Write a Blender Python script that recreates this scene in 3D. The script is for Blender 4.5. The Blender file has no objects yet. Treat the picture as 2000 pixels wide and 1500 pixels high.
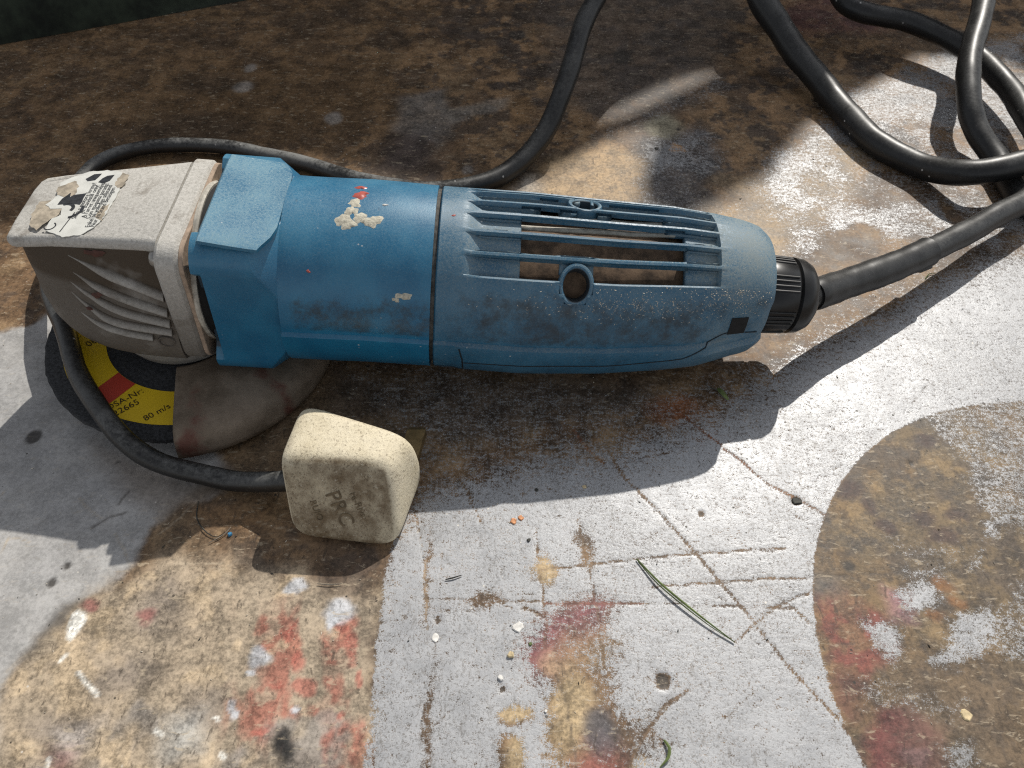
import bpy, bmesh, math, random
import numpy as np
from mathutils import Vector, Matrix
from mathutils.geometry import tessellate_polygon

random.seed(7)
rng = np.random.default_rng(11)
scene = bpy.context.scene
COL = scene.collection

# ------------------------------------------------------------------ camera, world, sun, exposure
MM = 0.001
CAM_H = 240.0            # mm above the bench
PITCH = math.radians(50) # below the horizon
FPX = 1500.0             # focal length in photograph pixels (2000 px wide)
SUN = Vector((0.44, 0.94, 1.0)).normalized()      # towards the sun

cam_data = bpy.data.cameras.new('camera')
cam_data.lens = 36.0 * FPX / 2000.0
cam_data.sensor_width = 36.0
cam_data.clip_start = 0.005
cam_data.clip_end = 100.0
cam_data.dof.use_dof = True
cam_data.dof.focus_distance = 0.285
cam_data.dof.aperture_fstop = 30.0
cam = bpy.data.objects.new('camera', cam_data)
cam.location = (0, 0, CAM_H * MM)
cam.rotation_euler = (math.radians(90) - PITCH, 0, 0)
COL.objects.link(cam)
scene.camera = cam

world = bpy.data.worlds.new('World')
scene.world = world
world.use_nodes = True
wn = world.node_tree.nodes
wl = world.node_tree.links
wn.clear()
sky = wn.new('ShaderNodeTexSky')
sky.sky_type = 'NISHITA'
sky.sun_disc = False
sky.sun_elevation = math.asin(SUN.z)
sky.sun_rotation = math.atan2(SUN.x, SUN.y)
bg = wn.new('ShaderNodeBackground')
bg.inputs['Strength'].default_value = 0.12
wo = wn.new('ShaderNodeOutputWorld')
soft = wn.new('ShaderNodeHueSaturation')
soft.inputs['Saturation'].default_value = 0.22      # desaturated, so the fill light is less blue
wl.new(sky.outputs[0], soft.inputs['Color'])
wl.new(soft.outputs[0], bg.inputs[0])
wl.new(bg.outputs[0], wo.inputs[0])

sun_data = bpy.data.lights.new('sun', 'SUN')
sun_data.energy = 3.7
sun_data.angle = math.radians(0.55)
sun_data.color = (1.0, 0.955, 0.88)
sun = bpy.data.objects.new('sun', sun_data)
sun.rotation_euler = (-SUN).to_track_quat('-Z', 'Y').to_euler()
COL.objects.link(sun)

vs = scene.view_settings
vs.view_transform = 'Standard'
vs.look = 'None'
vs.gamma = 1.0
vs.exposure = 0.14
vs.use_curve_mapping = False
scene.cycles.use_denoising = False       # keep the fine grain of paint and dust
scene.cycles.filter_width = 1.2

# ------------------------------------------------------------------ measuring helpers
cp, sp = math.cos(PITCH), math.sin(PITCH)
def G(x, y, z=0.0):
    """point at height z (mm) seen at photograph pixel x, y"""
    u = (x - 1000) / FPX; v = (750 - y) / FPX
    d = (u, cp + v * sp, -sp + v * cp)
    t = (z - CAM_H) / d[2]
    return np.array([t * d[0], t * d[1], z])

CEN = np.array([-109.0, 223.0, 46.8])
TAU = math.radians(5.2)
AX = np.array([math.cos(TAU), 0, -math.sin(TAU)])
AY = np.array([0, 1.0, 0])
AZ = np.array([math.sin(TAU), 0, math.cos(TAU)])
BASE = np.array([CEN[0], CEN[1], 0.0])
def Lw(p):
    """grinder local mm -> world mm (array or single)"""
    p = np.asarray(p, float)
    return CEN + p[..., 0:1] * AX + p[..., 1:2] * AY + p[..., 2:3] * AZ

# ------------------------------------------------------------------ object helpers
def new_obj(name, mesh, mat, parent=None):
    o = bpy.data.objects.new(name, mesh)
    if mat is not None:
        mesh.materials.append(mat)
    COL.objects.link(o)
    if parent is not None:
        o.parent = parent
    return o

def mesh_from(name, verts, faces, smooth=True, sharp=35, attrs=None):
    me = bpy.data.meshes.new(name)
    me.from_pydata([tuple(v) for v in verts], [], [tuple(f) for f in faces])
    me.validate()
    if attrs:
        for k, a in attrs.items():
            at = me.attributes.new(k, 'FLOAT', 'POINT')
            at.data.foreach_set('value', np.asarray(a, np.float32))
    if smooth:
        me.polygons.foreach_set('use_smooth', [True] * len(me.polygons))
        if sharp:
            me.set_sharp_from_angle(angle=math.radians(sharp))
    me.update()
    return me

def fix_normals(me):
    bm = bmesh.new(); bm.from_mesh(me)
    bmesh.ops.recalc_face_normals(bm, faces=bm.faces)
    bm.to_mesh(me); bm.free()

def part(name, verts_mm, faces, mat, parent=None, base=(0, 0, 0), local=False, smooth=True, sharp=35, attrs=None, fix=True):
    v = np.asarray(verts_mm, float)
    if local:
        v = Lw(v)
    v = (v - np.asarray(base)) * MM
    me = mesh_from(name, v, faces, smooth, None, attrs)
    if fix:
        fix_normals(me)
    if smooth and sharp:
        me.set_sharp_from_angle(angle=math.radians(sharp))
    return new_obj(name, me, mat, parent)

def gp(name, verts, faces, mat, parent, **k):
    """a part of the grinder, given in grinder local mm"""
    return part(name, verts, faces, mat, parent, base=BASE, local=True, **k)

def loft(sections, closed=True, cap0=True, cap1=True):
    """sections: list of equal-length point lists"""
    n = len(sections[0]); V = [p for s in sections for p in s]; F = []
    for i in range(len(sections) - 1):
        for j in range(n if closed else n - 1):
            a = i * n + j; b = i * n + (j + 1) % n
            F.append((a, b, b + n, a + n))
    if cap0: F.append(tuple(range(n))[::-1])
    if cap1: F.append(tuple(range((len(sections) - 1) * n, len(sections) * n)))
    return V, F

def catmull(pts, step=2.0):
    P = [np.asarray(p, float) for p in pts]
    P = [2 * P[0] - P[1]] + P + [2 * P[-1] - P[-2]]
    out = []
    for i in range(1, len(P) - 2):
        p0, p1, p2, p3 = P[i - 1:i + 3]
        n = max(2, int(np.linalg.norm((p2 - p1)[:3]) / step))
        for k in range(n):
            t = k / n
            out.append(0.5 * ((2 * p1) + (-p0 + p2) * t + (2 * p0 - 5 * p1 + 4 * p2 - p3) * t * t + (-p0 + 3 * p1 - 3 * p2 + p3) * t ** 3))
    out.append(P[-2])
    return np.array(out)

def tube(path, radii, seg=20, flat=1.0):
    """verts, faces of a round tube along path (n,3) with radii (n)"""
    path = np.asarray(path, float); n = len(path)
    if np.isscalar(radii): radii = [radii] * n
    T = np.gradient(path, axis=0); T /= np.linalg.norm(T, axis=1)[:, None] + 1e-9
    up = np.array([0, 0, 1.0]); N = up - T[0] * (up @ T[0])
    if np.linalg.norm(N) < 1e-3: N = np.array([0, 1.0, 0])
    N /= np.linalg.norm(N)
    secs = []
    for i in range(n):
        N = N - T[i] * (N @ T[i]); N /= np.linalg.norm(N)
        B = np.cross(T[i], N)
        secs.append([path[i] + radii[i] * (math.cos(a) * B + flat * math.sin(a) * N) for a in np.linspace(0, 2 * math.pi, seg, endpoint=False)])
    return loft(secs)

def lathe_x(profile, seg=64, cy=0.0, cz=0.0):
    """profile of (x, r) about the local x axis"""
    secs = [[(x, cy + r * math.cos(a), cz + r * math.sin(a)) for a in np.linspace(0, 2 * math.pi, seg, endpoint=False)] for x, r in profile]
    return loft(secs)

def lathe_z(profile, cx, cy, seg=96, a0=0.0, a1=2 * math.pi):
    full = abs(a1 - a0 - 2 * math.pi) < 1e-6
    an = np.linspace(a0, a1, seg, endpoint=not full)
    secs = [[(cx + r * math.cos(a), cy + r * math.sin(a), z) for a in an] for r, z in profile]
    return loft(secs, closed=full, cap0=False, cap1=False)

def rrect(hx, hy, r, n=6, cx=0.0, cy=0.0):
    out = []
    for sx, sy, a0 in ((1, 1, 0), (-1, 1, 90), (-1, -1, 180), (1, -1, 270)):
        for k in range(n + 1):
            a = math.radians(a0 + 90 * k / n)
            out.append((cx + sx * (hx - r) + r * math.cos(a), cy + sy * (hy - r) + r * math.sin(a)))
    return out

def prism(outline, f0, f1):
    """outline 2D points -> f0(p) bottom and f1(p) top 3D"""
    n = len(outline)
    V = [f0(p) for p in outline] + [f1(p) for p in outline]
    tris = tessellate_polygon([[Vector((p[0], p[1], 0)) for p in outline]])
    F = [tuple(t) for t in tris] + [tuple(i + n for i in t) for t in tris]
    F += [(i, (i + 1) % n, (i + 1) % n + n, i + n) for i in range(n)]
    return V, F

def text_shape(body, size, extrude=0.0):
    cu = bpy.data.curves.new('lettering', 'FONT')
    cu.body = body; cu.size = size; cu.extrude = extrude
    cu.align_x = 'LEFT'; cu.resolution_u = 3
    o = bpy.data.objects.new('lettering', cu); COL.objects.link(o)
    dg = bpy.context.evaluated_depsgraph_get()
    me = bpy.data.meshes.new_from_object(o.evaluated_get(dg))
    V = np.array([v.co[:] for v in me.vertices]); F = [tuple(p.vertices) for p in me.polygons]
    bpy.data.objects.remove(o); bpy.data.meshes.remove(me); bpy.data.curves.remove(cu)
    return V, F

def empty(name, loc_mm):
    o = bpy.data.objects.new(name, None)
    o.empty_display_size = 0.02
    o.location = [c * MM for c in loc_mm]
    COL.objects.link(o)
    return o

def tag(o, label=None, cat=None, group=None, kind=None):
    if label: o['label'] = label
    if cat: o['category'] = cat
    if group: o['group'] = group
    if kind: o['kind'] = kind
    return o

def smooth01(a, b, x):
    t = np.clip((x - a) / (b - a), 0, 1)
    return t * t * (3 - 2 * t)

# ------------------------------------------------------------------ material helpers
class M:
    def __init__(s, name):
        s.mat = bpy.data.materials.new(name); s.mat.use_nodes = True
        s.nt = s.mat.node_tree; s.n = s.nt.nodes; s.l = s.nt.links
        s.b = s.n['Principled BSDF']
        s.tc = s.n.new('ShaderNodeTexCoord')
    def v(s, x):
        return x
    def put(s, x, sock):
        if hasattr(x, 'is_linked') or isinstance(x, bpy.types.NodeSocket): s.l.new(x, sock)
        elif isinstance(x, (tuple, list)):
            sock.default_value = tuple(x) + ((1.0,) if len(x) == 3 and sock.type == 'RGBA' else ())
        else: sock.default_value = x
    def noise(s, scale, detail=4, rough=0.55, dist=0.0, vec=None, off=0.0):
        t = s.n.new('ShaderNodeTexNoise'); t.inputs['Scale'].default_value = scale
        t.inputs['Detail'].default_value = detail; t.inputs['Roughness'].default_value = rough
        t.inputs['Distortion'].default_value = dist
        src = vec or s.tc.outputs['Object']
        if off:
            mp = s.n.new('ShaderNodeVectorMath'); mp.operation = 'ADD'; s.l.new(src, mp.inputs[0]); mp.inputs[1].default_value = (off, off * 1.7, off * 0.6); src = mp.outputs[0]
        s.l.new(src, t.inputs['Vector'])
        return t.outputs['Fac']
    def voro(s, scale, feature='F1', vec=None):
        t = s.n.new('ShaderNodeTexVoronoi'); t.inputs['Scale'].default_value = scale; t.feature = feature
        s.l.new(vec or s.tc.outputs['Object'], t.inputs['Vector'])
        return t.outputs['Distance']
    def stretch(s, sx, sy, sz, rot=0.0):
        mp = s.n.new('ShaderNodeMapping'); mp.inputs['Scale'].default_value = (sx, sy, sz); mp.inputs['Rotation'].default_value = (0, 0, rot)
        s.l.new(s.tc.outputs['Object'], mp.inputs['Vector']); return mp.outputs[0]
    def math(s, op, a, b=0.0, clamp=False):
        t = s.n.new('ShaderNodeMath'); t.operation = op; t.use_clamp = clamp
        s.put(a, t.inputs[0]); s.put(b, t.inputs[1]); return t.outputs[0]
    def ramp(s, x, a, b, lo=0.0, hi=1.0):
        t = s.n.new('ShaderNodeMapRange'); t.interpolation_type = 'SMOOTHSTEP'
        s.put(x, t.inputs['Value']); s.put(a, t.inputs['From Min']); s.put(b, t.inputs['From Max'])
        t.inputs['To Min'].default_value = lo; t.inputs['To Max'].default_value = hi
        return t.outputs['Result']
    def mix(s, f, a, b):
        t = s.n.new('ShaderNodeMix'); t.data_type = 'RGBA'
        s.put(f, t.inputs['Factor']); s.put(a, t.inputs[6]); s.put(b, t.inputs[7]); return t.outputs[2]
    def attr(s, name, out='Fac'):
        t = s.n.new('ShaderNodeAttribute'); t.attribute_name = name; return t.outputs[out]
    def up(s):
        g = s.n.new('ShaderNodeNewGeometry'); x = s.n.new('ShaderNodeSeparateXYZ'); s.l.new(g.outputs['Normal'], x.inputs[0]); return x.outputs['Z']
    def bump(s, h, strength=0.3, dist=0.0005):
        t = s.n.new('ShaderNodeBump'); t.inputs['Strength'].default_value = strength; t.inputs['Distance'].default_value = dist
        s.l.new(h, t.inputs['Height']); s.l.new(t.outputs[0], s.b.inputs['Normal'])
    def out(s, col=None, rough=0.5, metal=0.0, spec=0.5):
        if col is not None: s.put(col, s.b.inputs['Base Color'])
        s.put(rough, s.b.inputs['Roughness']); s.put(metal, s.b.inputs['Metallic']); s.put(spec, s.b.inputs['Specular IOR Level'])
        return s.mat

def blue_plastic(name, dusty=0.5, b0=(0.002, 0.108, 0.222), b1=(0.005, 0.152, 0.290), dc=(0.17, 0.29, 0.335)):
    m = M(name)
    n1 = m.noise(60, 5); n2 = m.noise(1300, 5, 0.75); n3 = m.noise(2600, 3, 0.8)
    base = m.mix(m.ramp(n1, 0.3, 0.7), b0, b1)
    upz = m.ramp(m.up(), 0.1, 1.0)
    d = m.math('ADD', m.math('MULTIPLY', upz, dusty * 0.95), m.math('MULTIPLY', m.attr('dust'), 0.42))
    f = m.math('MULTIPLY', d, m.ramp(m.math('ADD', m.math('MULTIPLY', n1, 0.35), m.math('MULTIPLY', n2, 0.65)), 0.3, 0.66), True)
    c = m.mix(f, base, dc)
    c = m.mix(m.math('MULTIPLY', m.ramp(n3, 0.58, 0.68), m.math('ADD', m.math('MULTIPLY', d, 0.6), 0.04)), c, (0.40, 0.46, 0.48))
    # black dirt together with painted shade, in one ragged mask
    g = m.ramp(m.math('ADD', m.attr('grime_shade'), m.math('MULTIPLY', m.math('SUBTRACT', m.noise(160, 6, 0.75), 0.5), 1.5)), 0.22, 0.80)
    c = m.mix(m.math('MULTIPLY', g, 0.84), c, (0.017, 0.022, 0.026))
    # scuffs
    sc = m.ramp(m.noise(240, 3, 0.6, vec=m.stretch(1.0, 0.35, 0.35, 0.5)), 0.72, 0.78)
    c = m.mix(m.math('MULTIPLY', sc, 0.35), c, (0.05, 0.06, 0.07))
    dot = m.ramp(m.voro(260), 0.10, 0.06)
    dn = m.ramp(m.noise(55, 2, off=3.0), 0.56, 0.66)
    c = m.mix(m.math('MULTIPLY', m.math('MULTIPLY', dot, dn), 0.8), c, (0.62, 0.62, 0.60))
    m.bump(m.math('ADD', n2, m.math('MULTIPLY', n3, 0.5)), 0.16, 0.0003)
    return m.out(c, m.ramp(f, 0, 1, 0.36, 0.7), 0, 0.6)

def cast_metal(name, c0=(0.42, 0.405, 0.37), c1=(0.56, 0.54, 0.50), dirt=(0.16, 0.13, 0.10)):
    m = M(name)
    n1 = m.noise(90, 6, 0.65); n2 = m.noise(900, 5, 0.75); n3 = m.noise(35, 4, 0.6, off=2.0)
    c = m.mix(m.ramp(n2, 0.35, 0.65), c0, c1)
    c = m.mix(m.math('MULTIPLY', m.ramp(n2, 0.40, 0.28), 0.7), c, (0.22, 0.21, 0.19))
    c = m.mix(m.math('MULTIPLY', m.ramp(n3, 0.58, 0.70), 0.55), c, (0.20, 0.175, 0.145))
    c = m.mix(m.math('MULTIPLY', m.ramp(n1, 0.56, 0.72), 0.6), c, dirt)
    c = m.mix(m.math('MULTIPLY', m.attr('grime_shade'), m.ramp(n3, 0.2, 0.5)), c, (0.078, 0.059, 0.041))
    c = m.mix(m.ramp(m.math('ADD', m.attr('rust'), m.math('MULTIPLY', m.math('SUBTRACT', n1, 0.5), 0.7)), 0.42, 0.62), c, (0.115, 0.05, 0.036))
    m.bump(m.math('ADD', n2, m.math('MULTIPLY', n1, 0.6)), 0.55, 0.0005)
    return m.out(c, 0.72, 0.12, 0.35)

def plain(name, col, rough=0.6, var=0.25, scale=400, bump=0.15, metal=0.0, spec=0.4):
    m = M(name)
    n = m.noise(scale, 5, 0.65)
    c = m.mix(m.ramp(n, 0.3, 0.7), [x * (1 - var) for x in col], [min(1, x * (1 + var)) for x in col])
    if bump: m.bump(n, bump, 0.0004)
    return m.out(c, rough, metal, spec)

def rubber(name, dust=0.5):
    m = M(name)
    n1 = m.noise(50, 4); n2 = m.noise(600, 5, 0.75); n3 = m.noise(1800, 3, 0.8)
    up = m.ramp(m.up(), 0.35, 1.0)
    f = m.math('MULTIPLY', m.math('MULTIPLY', up, m.ramp(m.math('ADD', m.math('MULTIPLY', n1, 0.5), m.math('MULTIPLY', n2, 0.5)), 0.38, 0.62)), m.math('ADD', m.math('MULTIPLY', m.attr('dust'), 0.8), dust * 0.15))
    c = m.mix(f, (0.012, 0.012, 0.012), (0.20, 0.20, 0.19))
    c = m.mix(m.math('MULTIPLY', m.ramp(n3, 0.62, 0.70), 0.4), c, (0.22, 0.21, 0.19))
    c = m.mix(m.math('MULTIPLY', m.ramp(m.voro(150), 0.10, 0.05), m.ramp(m.noise(30, 2, off=2.0), 0.5, 0.6)), c, (0.45, 0.44, 0.42))
    m.bump(m.math('ADD', n2, n1), 0.12, 0.0003)
    return m.out(c, m.ramp(f, 0, 1, 0.40, 0.8), 0, 0.45)

MAT = {}
MAT['blue'] = blue_plastic('blue_plastic', 0.30)
MAT['blue_dusty'] = blue_plastic('dusty_blue_plastic', 0.62)
MAT['handle'] = blue_plastic('grimy_blue_plastic', 0.50, (0.005, 0.090, 0.175), (0.008, 0.125, 0.235), (0.18, 0.225, 0.235))
MAT['cast'] = cast_metal('cast_grey_metal')
MAT['gasket'] = plain('tan_gasket', (0.36, 0.27, 0.20), 0.8)
MAT['spigot'] = plain('cream_ring', (0.45, 0.42, 0.36), 0.6)
MAT['cavity'] = plain('dark_cavity', (0.010, 0.010, 0.010), 0.8, 0.3)  # near-black colour stands in for the shade inside openings
MAT['black_plastic'] = plain('black_plastic', (0.014, 0.014, 0.014), 0.32, 0.2, 300, 0.05)
MAT['dusty_black'] = plain('dusty_black_groove', (0.075, 0.07, 0.062), 0.8, 0.5, 500, 0.3)
MAT['rubber'] = rubber('black_rubber')
MAT['seam'] = plain('seam_dark', (0.008, 0.012, 0.016), 0.7, 0.2)
MAT['winding'] = plain('brown_winding', (0.12, 0.078, 0.048), 0.75, 0.6, 180, 0.6)
MAT['white_label'] = plain('label_white', (0.62, 0.62, 0.58), 0.42, 0.10, 160, 0.35)
MAT['torn_paper'] = plain('torn_paper', (0.36, 0.31, 0.24), 0.8, 0.35, 260, 0.7)
MAT['ink'] = plain('black_ink', (0.030, 0.033, 0.038), 0.5, 0.35, 500, 0.0)
MAT['brown_ink'] = plain('brown_ink', (0.035, 0.018, 0.006), 0.5, 0.2, 500, 0.0)
MAT['yellow'] = plain('yellow_label', (0.78, 0.53, 0.015), 0.45, 0.06, 60, 0.05)
MAT['label_red'] = plain('red_label', (0.50, 0.055, 0.03), 0.45, 0.06, 60, 0.05)
MAT['abrasive'] = plain('black_abrasive', (0.030, 0.031, 0.033), 0.85, 0.6, 900, 0.8)
MAT['steel'] = plain('worn_steel', (0.30, 0.29, 0.27), 0.45, 0.3, 300, 0.2, 0.8)
MAT['brass'] = plain('dull_brass', (0.20, 0.14, 0.065), 0.5, 0.3, 250, 0.2, 0.75)
MAT['red_paint'] = plain('red_paint', (0.42, 0.10, 0.08), 0.32, 0.12, 300, 0.1)
MAT['filler'] = plain('cream_filler', (0.50, 0.47, 0.38), 0.9, 0.25, 700, 0.9)
MAT['grass'] = plain('green_grass', (0.13, 0.17, 0.055), 0.6, 0.35, 150, 0.2)
MAT['dry_leaf'] = plain('dark_leaf', (0.05, 0.048, 0.04), 0.7, 0.4, 300, 0.3)
MAT['orange_chip'] = plain('orange_chip', (0.62, 0.30, 0.15), 0.8, 0.25, 500, 0.4)
MAT['cream_chip'] = plain('cream_chip', (0.62, 0.50, 0.30), 0.8, 0.25, 400, 0.4)
MAT['white_chip'] = plain('white_chip', (0.72, 0.70, 0.66), 0.7, 0.2, 400, 0.4)
MAT['blue_chip'] = plain('blue_chip', (0.05, 0.22, 0.40), 0.5, 0.2, 400, 0.2)
MAT['specks'] = plain('pale_specks', (0.62, 0.56, 0.46), 0.85, 0.4, 900, 0.0)
MAT['rag'] = plain('dark_cloth', (0.016, 0.021, 0.013), 0.95, 0.7, 60, 0.5)
MAT['shade_panel'] = plain('shade_panel_brown', (0.16, 0.13, 0.11), 0.9, 0.25, 12, 0.4)

# guard: brown-grey dusty steel with red-brown paint streaks
def guard_mat():
    m = M('dusty_guard_steel')
    n1 = m.noise(70, 6, 0.65); n2 = m.noise(700, 5, 0.7)
    c = m.mix(m.ramp(n1, 0.32, 0.68), (0.13, 0.098, 0.068), (0.255, 0.20, 0.148))
    c = m.mix(m.math('MULTIPLY', m.ramp(n2, 0.60, 0.72), 0.6), c, (0.32, 0.27, 0.21))
    c = m.mix(m.ramp(m.math('ADD', m.attr('rust'), m.math('MULTIPLY', m.math('SUBTRACT', n1, 0.5), 1.1)), 0.36, 0.62), c, (0.13, 0.055, 0.038))
    m.bump(m.math('ADD', n1, n2), 0.35, 0.0005)
    return m.out(c, 0.65, 0.2, 0.4)
MAT['guard'] = guard_mat()

def plug_mat():
    m = M('dirty_cream_rubber')
    n1 = m.noise(70, 6, 0.7); n2 = m.noise(650, 5, 0.75); n3 = m.noise(30, 3, off=4.0)
    st = m.noise(700, 5, 0.8, 1.8, vec=m.stretch(1.3, 0.8, 1.1, 0.7))
    c = m.mix(m.ramp(n1, 0.3, 0.7), (0.62, 0.54, 0.38), (0.78, 0.70, 0.53))
    d = m.attr('grime_shade')
    f = m.ramp(m.math('ADD', m.math('MULTIPLY', d, 0.85), m.math('MULTIPLY', m.math('SUBTRACT', n1, 0.5), 1.8)), 0.15, 0.85)
    c = m.mix(m.math('MULTIPLY', f, 0.95), c, (0.15, 0.10, 0.05))
    c = m.mix(m.math('MULTIPLY', m.ramp(st, 0.54, 0.62), m.math('ADD', m.math('MULTIPLY', d, 0.7), 0.26)), c, (0.085, 0.058, 0.032))
    c = m.mix(m.math('MULTIPLY', m.ramp(n2, 0.60, 0.68), 0.6), c, (0.74, 0.69, 0.56))
    c = m.mix(m.math('MULTIPLY', m.ramp(m.noise(1100, 3, 0.7, off=1.0), 0.58, 0.64), 0.55), c, (0.12, 0.085, 0.05))
    m.bump(m.math('ADD', m.math('ADD', n2, st), n1), 0.5, 0.0005)
    return m.out(c, 0.6, 0, 0.35)
MAT['plug'] = plug_mat()
MAT['plug_letters'] = plain('cream_lettering', (0.15, 0.11, 0.062), 0.65, 0.35, 300, 0.4)

def bench_mat():
    m = M('painted_bench_wood')
    vec = m.tc.outputs['Object']
    wood = m.attr('tint', 'Color')
    sil = m.attr('spray'); flat = m.attr('flatpaint')
    f1 = m.noise(2500, 3, 0.7); f2 = m.noise(620, 5, 0.74); f3 = m.noise(95, 5, 0.65); f4 = m.noise(22, 4, 0.6)
    fib = m.noise(520, 4, 0.75, 0.6, vec=m.stretch(0.35, 1.0, 1.0, 0.9))
    fib2 = m.noise(560, 4, 0.75, 0.6, vec=m.stretch(1.0, 0.35, 1.0, 0.35))
    # wood grain and grime
    k = m.math('ADD', m.math('MULTIPLY', f2, 0.5), m.math('MULTIPLY', f3, 0.5))
    hsv = m.n.new('ShaderNodeHueSaturation'); m.l.new(wood, hsv.inputs['Color'])
    kv = m.math('SUBTRACT', m.ramp(k, 0.36, 0.64, 0.45, 1.58), 1.0)
    m.l.new(m.math('ADD', 1.0, m.math('MULTIPLY', kv, m.math('SUBTRACT', 1.0, m.math('MULTIPLY', flat, 0.55)))), hsv.inputs['Value'])
    c = hsv.outputs[0]
    c = m.mix(m.math('MULTIPLY', m.ramp(fib, 0.57, 0.66), m.math('SUBTRACT', 0.5, m.math('MULTIPLY', flat, 0.35))), c, (0.50, 0.41, 0.29))
    c = m.mix(m.math('MULTIPLY', m.ramp(fib2, 0.42, 0.33), m.math('SUBTRACT', 0.62, m.math('MULTIPLY', flat, 0.5))), c, (0.045, 0.033, 0.024))
    # sprayed silver: droplets whose number follows the spray density
    mix_n = m.math('ADD', m.math('ADD', m.math('MULTIPLY', f1, 0.42), m.math('MULTIPLY', f2, 0.36)), m.math('MULTIPLY', fib, 0.22))
    thr = m.math('SUBTRACT', 0.615, m.math('MULTIPLY', sil, 0.20))
    s = m.ramp(mix_n, m.math('SUBTRACT', thr, 0.028), m.math('ADD', thr, 0.028))
    s = m.math('MULTIPLY', s, m.ramp(sil, 0.02, 0.12))
    sc = m.mix(m.ramp(f3, 0.3, 0.7), (0.34, 0.345, 0.355), (0.42, 0.425, 0.435))
    sc = m.mix(m.math('MULTIPLY', m.ramp(fib2, 0.45, 0.33), 0.7), sc, (0.22, 0.21, 0.20))
    fl = m.noise(1250, 2, 0.6, 1.2, off=5.0)
    lo = m.math('MULTIPLY', m.math('SUBTRACT', m.noise(14, 4, 0.6, off=9.0), 0.5), 0.22)
    dens = m.math('ADD', m.math('MULTIPLY', m.math('SUBTRACT', 1.0, sil), 0.16), lo)
    sc = m.mix(m.math('MULTIPLY', m.ramp(m.math('ADD', fl, dens), 0.555, 0.60), 0.66), sc, (0.15, 0.143, 0.135))
    sc = m.mix(m.math('MULTIPLY', m.ramp(f4, 0.40, 0.62), 0.35), sc, (0.46, 0.465, 0.475))
    c = m.mix(s, c, sc)
    # dark pin-pricks and pale specks
    vd = m.voro(130); vd2 = m.voro(210, vec=m.stretch(1.0, 1.0, 1.0, 0.4))
    c = m.mix(m.math('MULTIPLY', m.ramp(vd, 0.075, 0.045), m.ramp(f4, 0.45, 0.6)), c, (0.03, 0.025, 0.02))
    c = m.mix(m.math('MULTIPLY', m.math('MULTIPLY', m.ramp(vd2, 0.09, 0.06), m.ramp(m.noise(16, 2, off=7.0), 0.5, 0.6)), 0.7), c, (0.66, 0.62, 0.55))
    h = m.math('ADD', m.math('ADD', m.math('MULTIPLY', f2, 0.7), m.math('MULTIPLY', fib, 0.5)), m.math('MULTIPLY', s, 0.25))
    m.bump(h, 0.34, 0.0004)
    rough = m.math('SUBTRACT', m.ramp(f3, 0.3, 0.7, 0.46, 0.62), m.math('MULTIPLY', s, 0.12))
    return m.out(c, rough, m.math('MULTIPLY', s, 0.12), 0.30)
MAT['bench'] = bench_mat()
MAT['bench_edge'] = plain('bench_wood', (0.17, 0.11, 0.07), 0.75, 0.4, 40, 0.4)

# ------------------------------------------------------------------ the bench
def lattice_noise(X, Y, size, seed, octaves=4, gain=0.55):
    out = np.zeros_like(X); amp = 1.0; tot = 0
    for o in range(octaves):
        r = np.random.default_rng(seed * 31 + o)
        N = 257; L = r.random((N, N)).astype(np.float32)
        s = size / (2 ** o)
        x = X / s + 1000.3 * (o + 1); y = Y / s + 517.7 * (o + 1)
        xi = np.floor(x).astype(int); yi = np.floor(y).astype(int)
        fx = x - xi; fy = y - yi; fx = fx * fx * (3 - 2 * fx); fy = fy * fy * (3 - 2 * fy)
        g = lambda a, b: L[a % N, b % N]
        v = (g(xi, yi) * (1 - fx) + g(xi + 1, yi) * fx) * (1 - fy) + (g(xi, yi + 1) * (1 - fx) + g(xi + 1, yi + 1) * fx) * fy
        out += amp * v; tot += amp; amp *= gain
    return out / tot

X0, X1, Y0, Y1, ST = -376.0, 376.0, 44.0, 572.0, 0.8
gx = np.arange(X0, X1 + 0.01, ST); gy = np.arange(Y0, Y1 + 0.01, ST)
NXg, NYg = len(gx), len(gy)
GX, GY = np.meshgrid(gx, gy)
def seg_dist(X, Y, a, b):
    d = b - a; L2 = d @ d + 1e-9
    t = np.clip(((X - a[0]) * d[0] + (Y - a[1]) * d[1]) / L2, 0, 1)
    return np.hypot(X - a[0] - t * d[0], Y - a[1] - t * d[1])
W1 = lattice_noise(GX, GY, 22, 1) - 0.5; W2 = lattice_noise(GX, GY, 22, 2) - 0.5
F1 = lattice_noise(GX, GY, 5, 3) - 0.5; F2 = lattice_noise(GX, GY, 5, 4) - 0.5
N60 = lattice_noise(GX, GY, 60, 5); N25 = lattice_noise(GX, GY, 25, 6); N10 = lattice_noise(GX, GY, 10, 7); N4 = lattice_noise(GX, GY, 4, 8, 3)

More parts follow.
